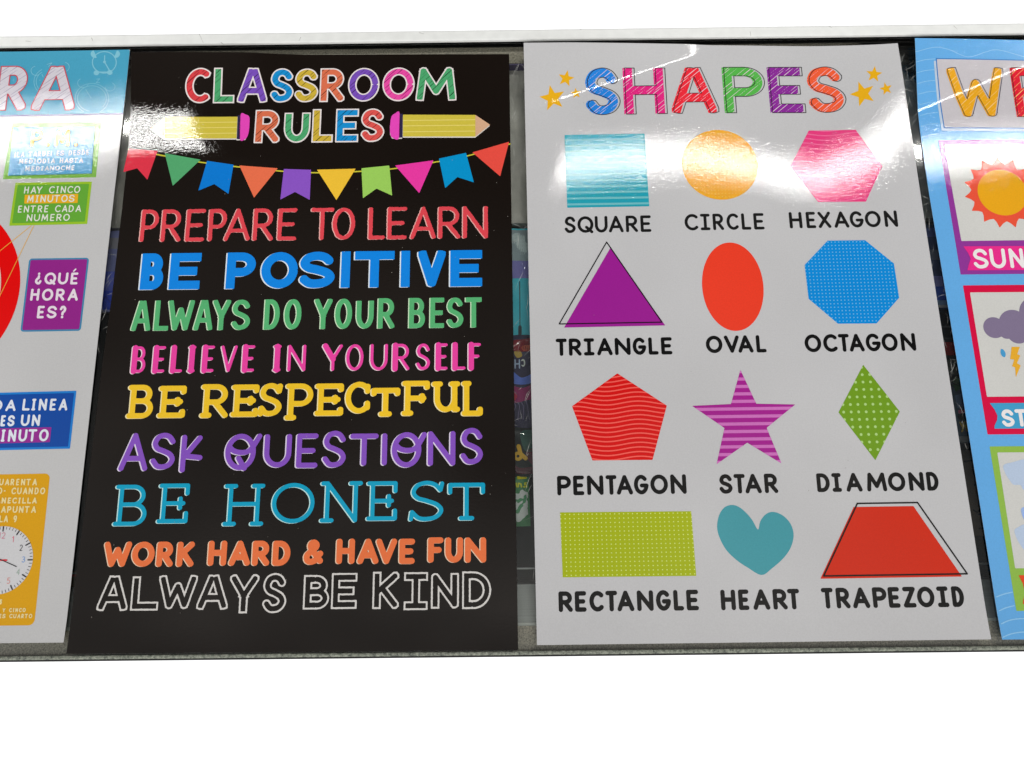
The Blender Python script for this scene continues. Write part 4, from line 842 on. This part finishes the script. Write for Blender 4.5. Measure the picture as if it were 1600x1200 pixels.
banner(cZ, [(956, 494), (1900, 490), (1900, 715), (990, 720), (992, 690), (1008, 640), (990, 560)], (216, 74, 38))
WH = (226, 222, 224)
text(P, 'banner_text', [(cXX, 'SUNNY', [480, 573, 586, 684, 698, 806, 820, 925, 935, 1040], 233, 356)], 5.8, WH, {}, base=5, step=.0003)
text(P, 'banner_text', [(cY, 'STORMY', [897, 1004, 1004, 1100, 1112, 1235, 1250, 1350, 1362, 1510, 1515, 1630], 213, 361)], 5.6, WH, {}, base=5, step=.0003)
sc = P.inv(1566, 301); sr = sc[0]-P.inv(1527.5, 301)[0]
rays = []
tip_a = [90+24*k for k in range(15)]
for k in range(15):
    a = math.radians(90+24*k); rays.append((sc[0]+sr*1.56*math.cos(a), sc[1]+sr*1.56*math.sin(a)))
    for q, rr in ((.25, 1.34), (.5, 1.25), (.75, 1.34)): a2 = math.radians(90+24*(k+q)); rays.append((sc[0]+sr*rr*math.cos(a2), sc[1]+sr*rr*math.sin(a2)))
P.prt('printed_sun', [(lambda X, Y: d_poly(X, Y, rays), ink((222, 82, 60))), (lambda X, Y: np.hypot(X-sc[0], Y-sc[1])-sr, ink((222, 160, 34)))], (sc[0]-sr*1.6, sc[0]+sr*1.6, sc[1]-sr*1.6, sc[1]+sr*1.6), .0004, None, 3)
circ = lambda cr, x, y, r: (P.inv(*cr(x, y)), abs(P.inv(*cr(x+r, y))[0]-P.inv(*cr(x, y))[0]))
cl = [circ(cXX, *c) for c in ((613, 728, 68), (735, 705, 92), (760, 760, 70), (880, 640, 110), (1000, 720, 95), (860, 750, 85), (690, 750, 50))]
P.prt('storm_cloud', [(lambda X, Y: union([lambda X, Y, c=c: np.hypot(X-c[0][0], Y-c[0][1])-c[1] for c in cl])(X, Y), ink((124, 112, 140)))], (cl[0][0][0]-.012, cl[4][0][0]+.016, cl[4][0][1]-.02, cl[3][0][1]+.02), .0004, None, 3)
shape(P, 'lightning_bolt', poly(P, cXX, [(722, 848), (772, 848), (757, 895), (776, 902), (755, 950), (778, 965), (748, 1038), (743, 976), (724, 970), (738, 928), (712, 925)]), (222, 166, 50), base=4, step=.0003)
shape(P, 'rain_drop', smooth_pts(poly(P, cXX, [(655, 862), (672, 868), (684, 890), (680, 912), (664, 908), (653, 888)]), 4, True), (72, 150, 200), base=4, step=.0003)
for cr, pts in ((cY, [(915, 692), (1000, 665), (1100, 640), (1300, 620), (1300, 900), (1100, 905), (1060, 862), (1000, 858), (960, 810), (930, 760)]), (cZ, [(925, 140), (960, 115), (1010, 95), (1100, 110), (1150, 200), (1090, 290), (1010, 300), (960, 240), (935, 190)])):
    shape(P, 'pale_cloud', smooth_pts(poly(P, cr, pts), 4, True), (176, 192, 216), base=3)
shape(P, 'pale_cloud', smooth_pts(poly(P, cZ, [(975, -20), (1010, -40), (1080, -30), (1120, 30), (1060, 80), (1000, 60)]), 4, True), (150, 176, 220), base=4)

# dust and tiny flecks lying on the sheets
def dust(P, n, cols, area):
    for c in cols:
        pts = [(random.uniform(area[0], area[1]), random.uniform(area[2], area[3]), random.uniform(.00012, .0003)) for _ in range(n)]
        V, F = [], []
        for (u, v, r) in pts:
            z = float(P.samp(P.Z, u, v))+.0011; b0 = len(V)
            for k in range(6): V.append((u+r*math.cos(k*1.047)*random.uniform(.6, 1.5), v+r*math.sin(k*1.047), z))
            F.append(tuple(range(b0, b0+6)))
        o = poly_mesh('dust_flecks', V, F, ink(c, gloss=False), P.root); o['kind'] = 'stuff'
dust(SHEETS['rules_poster'], 70, [(150, 145, 138)], (.01, .33, .01, .47)); dust(SHEETS['shapes_poster'], 22, [(120, 116, 112)], (.01, .33, .01, .47))
dust(SHEETS['clock_poster'], 14, [(110, 106, 104)], (.2, .33, .01, .42))
